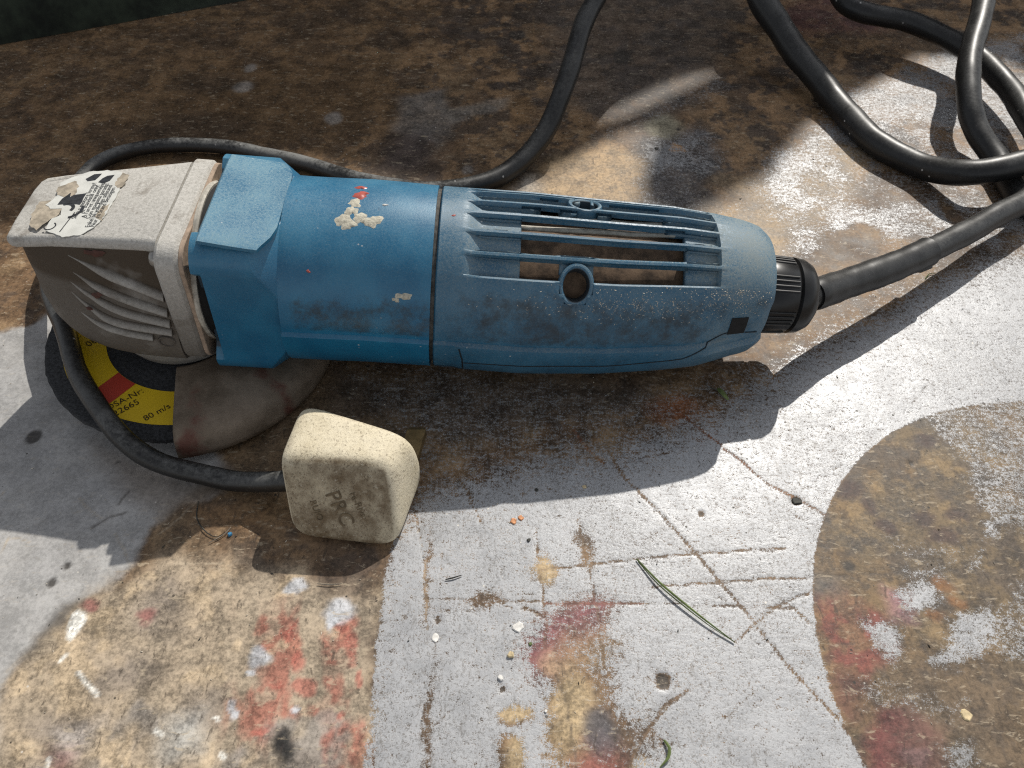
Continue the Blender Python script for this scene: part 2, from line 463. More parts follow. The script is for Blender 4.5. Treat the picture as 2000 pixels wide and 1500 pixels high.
def poly(px, soft=1.5, warp=0.0, fine=0.0):
    """mask of a patch whose outline is given by photograph pixels on the bench; soft edge and raggedness in mm"""
    P = np.array([G(x, y)[:2] for x, y in px])
    wx = GX + warp * W1 * 2 + fine * F1 * 2; wy = GY + warp * W2 * 2 + fine * F2 * 2
    pad = soft + warp + fine + 2
    sel = (GX > P[:, 0].min() - pad) & (GX < P[:, 0].max() + pad) & (GY > P[:, 1].min() - pad) & (GY < P[:, 1].max() + pad)
    out = np.zeros(GX.shape, np.float32)
    x = wx[sel]; y = wy[sel]
    if len(x) == 0: return out
    ins = np.zeros(x.shape, bool); dist = np.full(x.shape, 1e9)
    n = len(P)
    for i in range(n):
        a, b = P[i], P[(i + 1) % n]
        c = ((a[1] > y) != (b[1] > y)) & (x < (b[0] - a[0]) * (y - a[1]) / (b[1] - a[1] + 1e-12) + a[0])
        ins ^= c
        dist = np.minimum(dist, seg_dist(x, y, a, b))
    out[sel] = smooth01(-soft, soft, np.where(ins, dist, -dist))
    return out

def blob(x, y, rx, ry, soft=0.35, warp=3.0, fine=1.0, rot=0.0):
    """rx, ry in photograph pixels at that place"""
    c = G(x, y); sx = abs(G(x + rx, y)[0] - c[0]); sy = abs(G(x, y - ry)[1] - c[1])
    wx = GX + warp * W1 * 2 + fine * F1 * 2 - c[0]; wy = GY + warp * W2 * 2 + fine * F2 * 2 - c[1]
    ca, sa = math.cos(rot), math.sin(rot)
    u = (wx * ca + wy * sa) / sx; v = (-wx * sa + wy * ca) / sy
    return smooth01(1 + soft, 1 - soft, np.hypot(u, v)).astype(np.float32)

def line(px, w0, w1=None, wob=1.0):
    """a scratch along photograph pixels, width in mm"""
    P = catmull([np.append(G(x, y)[:2], 0) for x, y in px], 3.0)[:, :2]
    P = P + rng.normal(0, wob * 0.18, P.shape)
    out = np.zeros(GX.shape, np.float32)
    for i in range(len(P) - 1):
        w = w0 if w1 is None else w0 + (w1 - w0) * i / len(P)
        a, b = P[i], P[i + 1]
        i0 = max(0, int((min(a[0], b[0]) - X0 - 3 * w - 2) / ST)); i1 = min(NXg, int((max(a[0], b[0]) - X0 + 3 * w + 3) / ST))
        j0 = max(0, int((min(a[1], b[1]) - Y0 - 3 * w - 2) / ST)); j1 = min(NYg, int((max(a[1], b[1]) - Y0 + 3 * w + 3) / ST))
        if i1 <= i0 or j1 <= j0: continue
        d = seg_dist(GX[j0:j1, i0:i1], GY[j0:j1, i0:i1], a, b)
        out[j0:j1, i0:i1] = np.maximum(out[j0:j1, i0:i1], smooth01(w * 0.36 + 0.45, w * 0.36 - 0.40, d))
    return out

T = np.zeros(GX.shape + (3,), np.float32)
def lay(mask, col, amt=1.0):
    a = (np.clip(mask, 0, 1) * amt)[..., None]
    T[:] = T * (1 - a) + np.array(col, np.float32) * a
T[:] = (0.150, 0.092, 0.050)
lay(smooth01(0.42, 0.62, N25), (0.245, 0.155, 0.082), 0.8)
lay(smooth01(0.55, 0.70, N10), (0.30, 0.205, 0.115), 0.5)
lay(smooth01(0.47, 0.30, N60), (0.085, 0.056, 0.036), 0.8)
lay(smooth01(0.44, 0.32, N10), (0.07, 0.052, 0.04), 0.6)
far = smooth01(300, 360, GY)
lay(far * smooth01(0.50, 0.58, lattice_noise(GX, GY, 14, 31, 5, 0.65)), (0.27, 0.165, 0.085), 0.75)
lay(far * smooth01(0.47, 0.40, lattice_noise(GX, GY, 16, 32, 5, 0.65)), (0.055, 0.042, 0.034), 0.8)
# far left, dark stained wood
lay(poly([(-300, -60), (900, -60), (760, 200), (420, 330), (60, 420), (-300, 640)], 22, 14), (0.115, 0.068, 0.032), 0.5)
lay(blob(560, 210, 300, 90, 0.6, 12), (0.105, 0.062, 0.028), 0.6)
for b in ((605, 45, 42, 22), (560, 75, 30, 14), (690, 25, 40, 22), (420, 160, 70, 20), (770, 70, 30, 25), (380, 250, 120, 30)): lay(blob(*b, 0.5, 5), (0.050, 0.034, 0.022), 0.65)
# middle back: bruised grey and black stains, and a patch of painted shade
lay(poly([(1080, -40), (1480, -40), (1420, 130), (1340, 230), (1260, 260), (1110, 220), (1060, 110)], 14, 12), (0.085, 0.070, 0.060), 0.75)
lay(poly([(1240, 260), (1390, 250), (1400, 330), (1390, 420), (1240, 420)], 9, 7), (0.085, 0.083, 0.085), 0.8)  # shade behind the handle painted in as dark grey
lay(poly([(790, 190), (870, 170), (880, 260), (860, 290), (770, 250)], 5, 6), (0.17, 0.155, 0.14), 0.7)
lay(poly([(860, 215), (960, 195), (1000, 190), (985, 210), (880, 240)], 3, 3), (0.22, 0.20, 0.175), 0.6)
lay(blob(800, 300, 60, 45, 0.6, 9), (0.07, 0.055, 0.05), 0.8)
for b in ((1010, 68, 16, 10), (1215, 110, 18, 15)): lay(blob(*b, 0.3, 2), (0.045, 0.04, 0.035), 0.9)
lay(blob(1295, 245, 34, 22, 0.4, 5, 2), (0.34, 0.31, 0.22), 0.8)
lay(poly([(1305, 290), (1318, 276), (1338, 292), (1342, 296), (1310, 297)], 0.6, 1, 1), (0.42, 0.24, 0.11))
lay(blob(1282, 308, 14, 11, 0.25, 1), (0.42, 0.40, 0.38), 0.8)
lay(blob(1035, 365, 26, 22, 0.5, 4, 2), (0.46, 0.42, 0.37), 0.8)
lay(poly([(1000, 190), (1035, 185), (1035, 240), (995, 245)], 3, 3), (0.22, 0.13, 0.06), 0.8)
for p in ([(400, 110), (460, 90), (580, 63)], [(480, 135), (580, 118)], [(1042, 30), (1043, 105)], [(985, 160), (1000, 180)], [(100, 380), (160, 240), (210, 160)], [(730, 120), (760, 115)]): lay(line(p, 0.7), (0.26, 0.16, 0.075), 0.6)
for b in ((475, 170, 20, 11), (488, 133, 12, 8), (650, 230, 16, 12), (912, 330, 12, 9)): lay(blob(*b, 0.35, 2), (0.26, 0.235, 0.21), 0.7)
# far right, muddy with plum overspray
lay(poly([(1600, -20), (1760, 20), (1720, 60), (1560, 70), (1480, 40)], 10, 8), (0.13, 0.055, 0.055), 0.6)
# tan ground by the handle, its sun patches painted in as lighter colour
lay(poly([(990, 400), (1080, 310), (1200, 270), (1250, 330), (1250, 420), (1480, 400), (1500, 450), (1560, 470), (1500, 520), (1000, 430)], 10, 10), (0.40, 0.285, 0.165), 0.75)
lay(poly([(1420, 350), (1560, 330), (1600, 260), (1700, 280), (1640, 420), (1500, 470)], 12, 10), (0.36, 0.27, 0.17), 0.7)
# grey paint at the left
greyp = poly([(-200, 690), (60, 640), (110, 600), (240, 760), (420, 880), (470, 940), (395, 995), (330, 1035), (280, 1080), (228, 1112), (165, 1172), (95, 1255), (40, 1290), (10, 1330), (-10, 1500), (-200, 1500)], 3.0, 9, 3.5)
lay(greyp, (0.385, 0.38, 0.37), 0.93)
FP = greyp * 1.0
lay(greyp * smooth01(0.52, 0.70, N25), (0.33, 0.325, 0.32), 0.6)
lay(poly([(395, 985), (330, 1030), (250, 960), (180, 860), (300, 900), (420, 950)], 6, 5), (0.23, 0.19, 0.155), 0.7)
lay(poly([(120, 1180), (160, 1165), (175, 1190), (100, 1275), (30, 1325), (40, 1290)], 2.5, 3), (0.075, 0.06, 0.045), 0.8)
# lower left, sandy bare wood
lay(poly([(200, 1130), (480, 1085), (760, 1150), (740, 1320), (700, 1540), (-60, 1540), (0, 1340), (100, 1250)], 7, 11, 3), (0.385, 0.315, 0.23), 0.8)
lay(poly([(200, 1130), (480, 1085), (760, 1150), (740, 1320), (700, 1540), (-60, 1540), (0, 1340), (100, 1250)], 7, 11, 3) * smooth01(0.50, 0.60, N25), (0.25, 0.225, 0.20), 0.8)
lay(poly([(200, 1130), (480, 1085), (760, 1150), (740, 1320), (700, 1540), (-60, 1540), (0, 1340), (100, 1250)], 7, 11, 3) * smooth01(0.56, 0.66, N10), (0.50, 0.385, 0.25), 0.55)
for b in ((250, 1320, 60, 40), (330, 1200, 60, 40), (420, 1380, 50, 50), (130, 1400, 60, 30), (620, 1480, 60, 30)): lay(blob(*b, 0.7, 8), (0.19, 0.16, 0.135), 0.7)
lay(poly([(120, 1420), (200, 1405), (180, 1460), (110, 1500)], 4, 4), (0.40, 0.37, 0.35), 0.6)
lay(poly([(100, 1460), (140, 1470), (130, 1540), (90, 1540)], 5, 4), (0.20, 0.075, 0.06), 0.7)
lay(poly([(330, 1410), (400, 1395), (400, 1470), (330, 1500)], 6, 5), (0.36, 0.37, 0.36), 0.7)
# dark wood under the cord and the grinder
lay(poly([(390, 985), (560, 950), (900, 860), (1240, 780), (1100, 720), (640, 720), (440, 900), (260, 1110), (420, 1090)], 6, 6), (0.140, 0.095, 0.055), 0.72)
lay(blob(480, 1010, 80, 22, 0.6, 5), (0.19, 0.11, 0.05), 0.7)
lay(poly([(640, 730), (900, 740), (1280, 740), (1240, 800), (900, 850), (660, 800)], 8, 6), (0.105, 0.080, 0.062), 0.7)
# red paint, streaky, ending at the sprayed edge
red = poly([(480, 1180), (640, 1150), (740, 1200), (735, 1300), (712, 1500), (560, 1540), (470, 1400), (520, 1290)], 6, 8, 2)
streak = lattice_noise(GX + 0.15 * GY, GY * 0.28, 7, 21)
redm = np.clip(red * smooth01(0.44, 0.56, streak * 0.6 + N10 * 0.4), 0, 1)
lay(redm * (0.25 + 0.75 * smooth01(0.40, 0.56, N4)), (0.32, 0.11, 0.078), 0.78)
for b in ((588, 1290, 14, 24), (600, 1335, 20, 18), (510, 1425, 14, 8), (655, 1390, 8, 8), (700, 1320, 8, 16), (680, 1220, 20, 20), (690, 1270, 16, 26), (575, 1220, 8, 20), (545, 1330, 16, 10)): lay(blob(*b, 0.3, 3, 2), (0.38, 0.115, 0.085), 0.7)
for b in ((175, 1182, 14, 10), (290, 1205, 20, 12)): lay(blob(*b, 0.5, 3, 2), (0.24, 0.08, 0.075), 0.7)
for b in ((665, 1190, 30, 30), (650, 1215, 10, 22), (515, 1275, 26, 22), (470, 1385, 9, 17), (497, 1308, 8, 8), (585, 1380, 8, 8), (575, 1140, 20, 10)): lay(blob(*b, 0.3, 4, 2), (0.42, 0.43, 0.45), 0.9)
lay(blob(553, 1452, 20, 32, 0.5, 3, 2, 0.3), (0.02, 0.02, 0.02), 0.95)
# white drips
lay(poly([(140, 1200), (152, 1192), (168, 1198), (170, 1212), (150, 1238), (138, 1252), (128, 1246), (132, 1220)], 0.5, 0.6, 0.5), (0.74, 0.72, 0.66))
for p, w in (([(118, 1292), (130, 1280)], 1.4), ([(152, 1312), (165, 1332), (190, 1357)], 1.6), ([(302, 1426), (318, 1436)], 1.5), ([(430, 1474), (438, 1480)], 1.8), ([(92, 1495), (96, 1480)], 1.4), ([(420, 1400), (426, 1410)], 1.0)):
    lay(line(p, w), (0.72, 0.70, 0.64))

# silver spray density
S = np.zeros(GX.shape, np.float32)
edge = [(752, 1110), (742, 1200), (734, 1290), (718, 1400), (702, 1560), (1740, 1560), (1690, 1470), (2300, 1500), (2300, 330), (1880, 420), (1600, 560), (1400, 700), (1100, 780), (900, 860), (800, 960)]
main = poly(edge, 0.9, 1.2, 0.6) * poly([(640, 1000), (800, 940), (1000, 890), (1300, 830), (1480, 740), (1620, 640), (1900, 500), (2600, 380), (2600, 1900), (300, 1900), (500, 1200)], 24, 6)
fade = smooth01(0, 1, np.clip(1.0 - np.clip(poly([(760, 1060), (830, 960), (1000, 840), (1300, 790), (1450, 730), (1560, 660), (1900, 480), (2300, 400), (2300, 1600), (690, 1600), (725, 1340)], 14, 6), 0, 1), 0, 1))
S = np.maximum(S, main * (1 - 0.55 * fade) * 0.93)
S = np.maximum(S, poly([(640, 720), (850, 690), (1200, 760), (1500, 690), (1620, 570), (1900, 440), (2400, 380), (2400, 900), (1500, 800), (900, 980), (790, 960), (720, 800)], 16, 10) * 0.40)
S = np.maximum(S, poly([(1220, 440), (1240, 260), (1380, 260), (1400, 400), (1500, 300), (1640, 180), (1830, 100), (2100, 40), (2400, 200), (2400, 560), (1850, 480), (1600, 520)], 14, 12) * (0.36 + 0.34 * smooth01(0.36, 0.66, N25)))
S = np.maximum(S, poly([(1150, 260), (1400, 140), (1440, 170), (1200, 270)], 8, 4) * 0.35)  # extra silver along the sun streak, brightening it in the colour
S = np.maximum(S, blob(1160, 200, 130, 60, 0.7, 8) * 0.16)
S = S * (1 - 0.8 * blob(1660, 470, 60, 25, 0.5, 5) * smooth01(0.45, 0.55, N10))
for b in ((1620, 500, 30, 14, .5, 3), (1690, 455, 30, 16, .5, 3), (1480, 460, 50, 40, .6, 6), (1860, 420, 12, 30, .5, 3)): S = S * (1 - 0.85 * blob(*b))
S = S * (1 - greyp)
# thin places in the silver with bare wood, plum and blue-grey under it
for b, k in (((1110, 1390, 44, 90, .5, 8, 3), .95), ((1075, 1300, 26, 30, .5, 6, 3), .9), ((1010, 1400, 30, 20, .5, 6, 3), .75), ((1150, 1300, 40, 130, .7, 9, 3), .5), ((1000, 1470, 30, 30, .5, 6), .8), ((950, 1170, 40, 14, .6, 4, 2), .6), ((1060, 1110, 26, 24, .6, 4, 2), .7), ((1140, 1070, 16, 30, .6, 4, 2), .55), ((1175, 1460, 50, 60, .6, 8), .75), ((840, 1420, 9, 120, .6, 4), .55), ((832, 1120, 7, 90, .6, 4), .45), ((1240, 1440, 40, 50, .7, 8), .45)):
    S = S * (1 - k * blob(*b))
tanw = (0.46, 0.345, 0.20)
for b in ((1110, 1390, 40, 80, .5, 6, 2), (1075, 1300, 22, 24, .5, 5, 2), (1010, 1470, 22, 28, .5, 5), (1060, 1110, 26, 24, .6, 4, 2), (1010, 1395, 30, 16, .5, 5), (1250, 1500, 30, 20, .5, 5)): lay(blob(*b), tanw, 0.9)
plum = poly([(1020, 1290), (1080, 1200), (1150, 1150), (1185, 1160), (1150, 1230), (1090, 1300), (1050, 1330)], 7, 6)
lay(plum, (0.22, 0.075, 0.09), 0.85); S = S * (1 - 0.42 * plum)
lay(blob(1175, 1490, 45, 40, .6, 7), (0.26, 0.09, 0.075), 0.8)
lay(blob(1165, 1430, 30, 30, .6, 7), (0.08, 0.08, 0.09), 0.8)
lay(blob(1330, 800, 50, 22, .7, 6, 2), (0.24, 0.085, 0.03), 0.85)
lay(blob(1400, 850, 40, 16, .7, 6, 2), (0.22, 0.10, 0.05), 0.6)

# the round place a pot kept free of silver
circ_c = np.array([0.8427 * 240, 0.3638 * 240]); circ_r = 0.437 * 240
rr = np.hypot(GX - circ_c[0] + 0.9 * F1, GY - circ_c[1] + 0.9 * F2)
circ = smooth01(circ_r + 0.5, circ_r - 0.5, rr).astype(np.float32)
CT = T.copy(); T_keep = T.copy()
T[:] = (0.20, 0.145, 0.085)
lay(smooth01(0.45, 0.6, N25), (0.225, 0.145, 0.075), 0.7)
lay(smooth01(0.55, 0.7, N10), (0.36, 0.25, 0.13), 0.5)
lay(smooth01(0.56, 0.68, N4), (0.10, 0.075, 0.055), 0.7)
lay(smooth01(0.46, 0.34, lattice_noise(GX, GY, 18, 33, 5, 0.65)), (0.13, 0.10, 0.075), 0.8)
lay(poly([(1570, 1180), (1640, 1155), (1720, 1190), (1730, 1260), (1700, 1330), (1620, 1330), (1590, 1260)], 4, 7, 3) * (0.4 + 0.6 * smooth01(0.38, 0.55, N4)), (0.29, 0.085, 0.07), 0.8)
lay(poly([(1730, 1130), (1775, 1150), (1780, 1210), (1740, 1200)], 4, 5, 2), (0.50, 0.27, 0.29), 0.7)
lay(poly([(1620, 1320), (1700, 1340), (1680, 1430), (1640, 1400)], 5, 5, 2), (0.17, 0.075, 0.06), 0.8)
lay(poly([(1710, 1460), (1730, 1400), (1800, 1385), (1855, 1420), (1850, 1500), (1720, 1540)], 4, 6, 2), (0.20, 0.035, 0.045), 0.9)
lay(blob(1800, 1470, 30, 14, .5, 4, 2), (0.42, 0.22, 0.25), 0.7)
for b in ((1660, 958, 26, 20), (1700, 990, 16, 14), (1735, 1030, 20, 14), (1810, 1015, 22, 16), (1850, 1045, 32, 14), (1870, 1005, 22, 14), (1815, 862, 18, 14)): lay(blob(*b, 0.5, 3, 2), (0.085, 0.055, 0.05), 0.85)
lay(blob(1660, 1106, 14, 12, 0.5, 2), (0.055, 0.05, 0.045), 0.9)
lay(poly([(1580, 1120), (1640, 1130), (1640, 1160), (1585, 1165)], 5, 3), (0.17, 0.155, 0.14), 0.8)
lay(poly([(1740, 1290), (1900, 1320), (2010, 1300), (2010, 1540), (1760, 1540)], 10, 10), (0.17, 0.13, 0.095), 0.6)
for b in ((1845, 1135, 24, 14), (1830, 1205, 22, 12), (1870, 1170, 20, 14)): lay(blob(*b, 0.4, 4, 2), (0.25, 0.12, 0.05), 0.8)
T *= 0.70
CT = CT * (1 - circ[..., None]) + T * circ[..., None]
T[:] = CT
S2 = np.zeros_like(S)
for px, k in (([(1800, 800), (2050, 760), (2050, 1060), (1960, 1040), (1920, 1000), (1890, 910), (1850, 860)], .56),
              ([(1750, 1140), (1790, 1120), (1850, 1150), (1830, 1190), (1770, 1190)], .9), ([(1770, 1090), (1870, 1100), (1850, 1130), (1780, 1120)], .55),
              ([(1670, 1220), (1745, 1205), (1760, 1240), (1740, 1290), (1710, 1270)], .85), ([(1800, 1290), (1850, 1260), (1880, 1190), (1960, 1190), (1975, 1260), (1930, 1300), (1830, 1310)], .8),
              ([(1900, 1230), (2050, 1120), (2050, 1300), (1960, 1300)], .5), ([(1850, 1450), (1920, 1440), (1930, 1540), (1850, 1540)], .62),
              ([(1930, 1030), (1960, 1030), (1965, 1060), (1935, 1055)], .9), ([(1900, 1095), (1935, 1070), (1935, 1090), (1905, 1110)], .75), ([(1660, 1340), (1720, 1320), (1900, 1360), (1880, 1400), (1700, 1400)], .38), ([(1730, 1040), (1900, 1060), (1880, 1090), (1740, 1070)], .40)):
    S2 = np.maximum(S2, poly(px, 4, 6, 2.5) * k)
S = S * (1 - circ) + S2 * circ

# scratches, gouged through the silver
Zd = np.zeros(GX.shape, np.float32)
def scratch(px, w, col, cut=0.9, deep=0.35, w1=None):
    global S, Zd
    m = line(px, w, w1)
    mm_ = m * (0.75 + 0.25 * smooth01(0.38, 0.55, N4)); lay(mm_, col, 0.85); S = S * (1 - cut * mm_); Zd = Zd - 0.4 * deep * m
brown = (0.16, 0.105, 0.065); dark = (0.07, 0.055, 0.045); rust = (0.20, 0.07, 0.035)
scratch([(1190, 880), (1215, 925), (1290, 1005), (1345, 1065), (1410, 1140), (1480, 1225), (1540, 1300), (1610, 1375), (1690, 1470)], 1.0, brown)
scratch([(1318, 800), (1355, 828), (1440, 895), (1500, 945), (1560, 975), (1612, 1006)], 1.0, rust)
scratch([(1050, 1113), (1150, 1103), (1240, 1092), (1320, 1084), (1430, 1076), (1535, 1071)], 0.8, brown)
scratch([(1265, 1146), (1380, 1138), (1480, 1132), (1575, 1128)], 0.7, brown)
scratch([(1575, 1128), (1780, 1118), (2000, 1108)], 0.35, dark, 0.5)
scratch([(800, 1167), (940, 1171), (1070, 1176), (1250, 1178), (1400, 1182), (1560, 1187)], 0.5, dark)
scratch([(1066, 1180), (1200, 1178), (1260, 1178)], 0.8, (0.24, 0.10, 0.08))
scratch([(1045, 1030), (1052, 1100), (1060, 1160), (1066, 1230), (1062, 1270)], 0.7, brown)
scratch([(1130, 1015), (1150, 1110), (1168, 1200), (1180, 1300)], 0.6, brown)
scratch([(1090, 1320), (1115, 1420), (1130, 1540)], 0.8, dark)
scratch([(1190, 1380), (1205, 1460), (1215, 1540)], 0.7, dark)
scratch([(812, 1010), (826, 1080), (832, 1150), (834, 1230)], 0.7, (0.36, 0.28, 0.2), 0.6)
scratch([(1435, 1255), (1470, 1222), (1520, 1185), (1577, 1158)], 0.6, brown)
scratch([(1520, 1165), (1560, 1195), (1585, 1220)], 0.6, brown)
scratch([(1340, 1350), (1290, 1395), (1250, 1450), (1230, 1500)], 0.9, brown)
scratch([(1330, 1355), (1285, 1390)], 0.6, brown)
scratch([(740, 1215), (850, 1195), (930, 1190)], 0.35, dark, 0.6)
scratch([(845, 1420), (880, 1385), (895, 1365)], 0.35, dark, 0.6)
scratch([(930, 1262), (935, 1330)], 0.35, dark, 0.6)
scratch([(878, 900), (905, 945), (920, 975), (940, 1020)], 0.7, brown)
scratch([(850, 850), (870, 885)], 0.5, dark)
scratch([(1120, 840), (1145, 875), (1180, 905)], 0.8, rust)
scratch([(1020, 1185), (1045, 1195), (1062, 1207)], 1.3, (0.035, 0.025, 0.02), 0.9, 0.5)
scratch([(960, 1165), (1000, 1188)], 0.6, brown)
for k in range(46):
    x = rng.uniform(760, 1990); y = rng.uniform(700, 1500); a = rng.uniform(0, math.pi); L = rng.uniform(25, 120)
    scratch([(x, y), (x + L * math.cos(a) * 0.5, y + L * math.sin(a) * 0.45 + rng.normal(0, 4)), (x + L * math.cos(a), y + L * math.sin(a) * 0.9)], rng.uniform(0.2, 0.45), dark, 0.55, 0.1)
for k in range(26):
    x = rng.uniform(0, 740); y = rng.uniform(950, 1500); a = rng.uniform(0, math.pi); L = rng.uniform(30, 140)
    scratch([(x, y), (x + L * math.cos(a) * 0.5, y + L * math.sin(a) * 0.5 + rng.normal(0, 4)), (x + L * math.cos(a), y + L * math.sin(a))], rng.uniform(0.25, 0.5), (0.40, 0.33, 0.24), 0.3, 0.1)
for k in range(22):
    x = rng.uniform(0, 1900); y = rng.uniform(20, 330); a = rng.uniform(0, math.pi); L = rng.uniform(20, 90)
    scratch([(x, y), (x + L * math.cos(a), y + L * math.sin(a) * 0.5)], rng.uniform(0.3, 0.6), (0.24, 0.16, 0.09), 0.3, 0.1)
# nail holes and gouges
for x, y, r in ((1295, 1330, 2.4), (66, 852, 3.0), (1370, 1003, 0.9), (982, 1345, 0.8), (855, 1210, 0.9), (100, 1138, 1.6), (130, 1105, 1.3), (1780, 905, 1.0), (1325, 252, 1.3), (718, 713, 0.8), (1555, 978, 1.6)):
    c = G(x, y); d = np.hypot(GX - c[0], (GY - c[1]) * 0.9); m = smooth01(r + 0.5, r - 0.5, d)
    lay(m, (0.05, 0.045, 0.04), 0.9); S = S * (1 - m); Zd = Zd - 0.5 * m
for p in ([(225, 905), (235, 900)], [(180, 1030), (215, 1010), (245, 1000)], [(230, 985), (250, 960)]): scratch(p, 1.2, (0.10, 0.09, 0.08), 0.9, 0.5)

Zv = Zd * 0.8 + (N25 - 0.5) * 0.35 - 0.12
dome = np.zeros(GX.shape)
idx = np.arange(NXg * NYg).reshape(NYg, NXg)
co = np.empty((NYg * NXg, 3), np.float32)
co[:, 0] = GX.ravel() * MM; co[:, 1] = GY.ravel() * MM; co[:, 2] = Zv.ravel() * MM
quads = np.stack([idx[:-1, :-1], idx[:-1, 1:], idx[1:, 1:], idx[1:, :-1]], -1).reshape(-1, 4).astype(np.int32)
me = bpy.data.meshes.new('workbench_top')
me.vertices.add(len(co)); me.vertices.foreach_set('co', co.ravel())
me.loops.add(quads.size); me.loops.foreach_set('vertex_index', quads.ravel())
me.polygons.add(len(quads)); me.polygons.foreach_set('loop_start', np.arange(0, quads.size, 4, dtype=np.int32))
me.polygons.foreach_set('use_smooth', np.ones(len(quads), bool))
me.update(calc_edges=True)
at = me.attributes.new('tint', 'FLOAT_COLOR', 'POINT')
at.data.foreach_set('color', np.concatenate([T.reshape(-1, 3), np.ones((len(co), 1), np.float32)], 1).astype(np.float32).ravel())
at = me.attributes.new('spray', 'FLOAT', 'POINT'); at.data.foreach_set('value', np.clip(S, 0, 1).astype(np.float32).ravel())
at = me.attributes.new('flatpaint', 'FLOAT', 'POINT'); at.data.foreach_set('value', np.clip(FP, 0, 1).astype(np.float32).ravel())
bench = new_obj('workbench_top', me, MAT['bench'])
tag(bench, 'worn paint-splashed wooden bench top the grinder lies on', None, None, 'structure')
# the bench goes on around the painted stretch, and has thickness
B0 = (-760, -260, 760, 640)
V = [(B0[0], B0[1], -0.4), (B0[2], B0[1], -0.4), (B0[2], B0[3], -0.4), (B0[0], B0[3], -0.4),
     (X0, Y0, -0.4), (X1, Y0, -0.4), (X1, Y1, -0.4), (X0, Y1, -0.4)]
V += [(x, y, -38.0) for x, y, z in V[:4]]
F = [(0, 1, 5, 4), (1, 2, 6, 5), (2, 3, 7, 6), (3, 0, 4, 7), (0, 8, 9, 1), (1, 9, 10, 2), (2, 10, 11, 3), (3, 11, 8, 0), (11, 10, 9, 8)]
part('bench_board', V, F, MAT['bench_edge'], bench, smooth=False, fix=False)

# ------------------------------------------------------------------ unseen panel added to shade the back and let sun patches through
WY = 1300.0
kx, ky = SUN.x / SUN.z, SUN.y / SUN.z
def onpanel(x, y):
    g = G(x, y); t = (WY - g[1]) / ky
    return (g[0] + kx * t, t)
edge_px = [(-150, 470), (60, 430), (180, 372), (300, 318), (430, 292), (620, 312), (760, 342), (880, 366), (985, 388), (1050, 346), (1110, 318), (1180, 272), (1262, 244), (1290, 285), (1268, 330), (1255, 395), (1330, 428), (1400, 394), (1450, 370), (1505, 340), (1570, 250), (1640, 205), (1710, 162), (1790, 108), (1960, 120), (2080, 160), (2300, 140)]
outer = [onpanel(*p) for p in edge_px]
left_x = outer[0][0]; right_x = outer[-1][0]
outer = [(-1500, 1500), (left_x - 60, 1500), (left_x - 20, outer[0][1] + 60)] + outer + [(right_x + 120, outer[-1][1] + 30), (1500, outer[-1][1] + 40), (1500, -40), (-1500, -40)]
slit = [onpanel(*p) for p in [(1130, 256), (1185, 218), (1285, 170), (1345, 148), (1420, 134), (1410, 160), (1335, 196), (1245, 240), (1195, 258)]]
slit2 = [onpanel(*p) for p in [(1082, 258), (1110, 238), (1122, 240), (1090, 262)]]
loops = [outer, slit, slit2]
tris = tessellate_polygon([[Vector((p[0], p[1], 0)) for p in lp] for lp in loops])
flat = [p for lp in loops for p in lp]; n = len(flat)
V = [(p[0], WY, p[1]) for p in flat] + [(p[0], WY + 12, p[1]) for p in flat]
F = [tuple(t) for t in tris] + [tuple(i + n for i in t) for t in tris]
o0 = 0
for lp in loops:
    k = len(lp)
    F += [(o0 + i, o0 + (i + 1) % k, o0 + (i + 1) % k + n, o0 + i + n) for i in range(k)]
    o0 += k
shade_panel = part('shade_panel', V, F, MAT['shade_panel'], smooth=False)
tag(shade_panel, 'unseen panel added behind the bench to shape the sunlight', None, None, 'structure')

# ------------------------------------------------------------------ the angle grinder
gr = empty('angle_grinder', BASE)
tag(gr, 'dusty blue angle grinder with grey gear head lying on the bench', 'angle grinder')

def station(x):
    """centre height and radius of the housing along the axis"""
    xs = [0, 34, 58, 84, 115, 145, 169, 185, 195, 201, 204.5]
    zs = [0, 0.0, 0.7, 0.2, 0.0, 0.6, 2.2, 3.1, 3.6, 3.8, 3.9]
    rs = [33.6, 33.6, 33.7, 33.5, 33.9, 32.6, 30.8, 28.6, 26.8, 25.2, 22.5]
    return np.interp(x, xs, zs), np.interp(x, xs, rs)

def ring(x, rfun, thetas, zc):
    return [(x, -rfun(t) * math.sin(math.radians(t)), zc + rfun(t) * math.cos(math.radians(t))) for t in thetas]

def band(t, a, b, s=1.0):
    return smooth01(a - s, a, t) * (1 - smooth01(b, b + s, t))

# --- motor housing: square collar running into a round barrel
def sq(t, h=31.0, r=10.0):
    a = math.radians(t); c, s = abs(math.sin(a)), abs(math.cos(a))
    if c < s: c, s = s, c
    # ray from the centre against a rounded square
    d = h / c
    if d * s > h - r:
        q = h - r; bq = q * (c + s); return bq + math.sqrt(max(0, bq * bq - (2 * q * q - r * r)))
    return d
LEDGE = (92.0, 93.2)
def ledge(t):
    u = abs(((t + 180) % 360) - 180)
    return 1.6 * float(smooth01(LEDGE[0], LEDGE[1], u))
th = sorted(set(list(np.arange(-180, 180, 1.5)) + [92, 93.2, -92, -93.2]))
def motor_r(x, t):
    zc, R = station(x)
    q = sq(t)
    fl = ((t + 45) % 90) - 45
    r0 = q
    top = abs(t) < 45
    lim = 21.0 if top else 3.4
    if abs(fl) < 34 and x < lim:
        r0 = q - (4.0 if top else 5.5) * float(smooth01(34, 32, abs(fl))) * float(smooth01(lim, lim - 0.8, x))
    if x >= 27.5: return R + ledge(t)
    return min(r0, 33.6 + (27.5 - x) * 0.76)
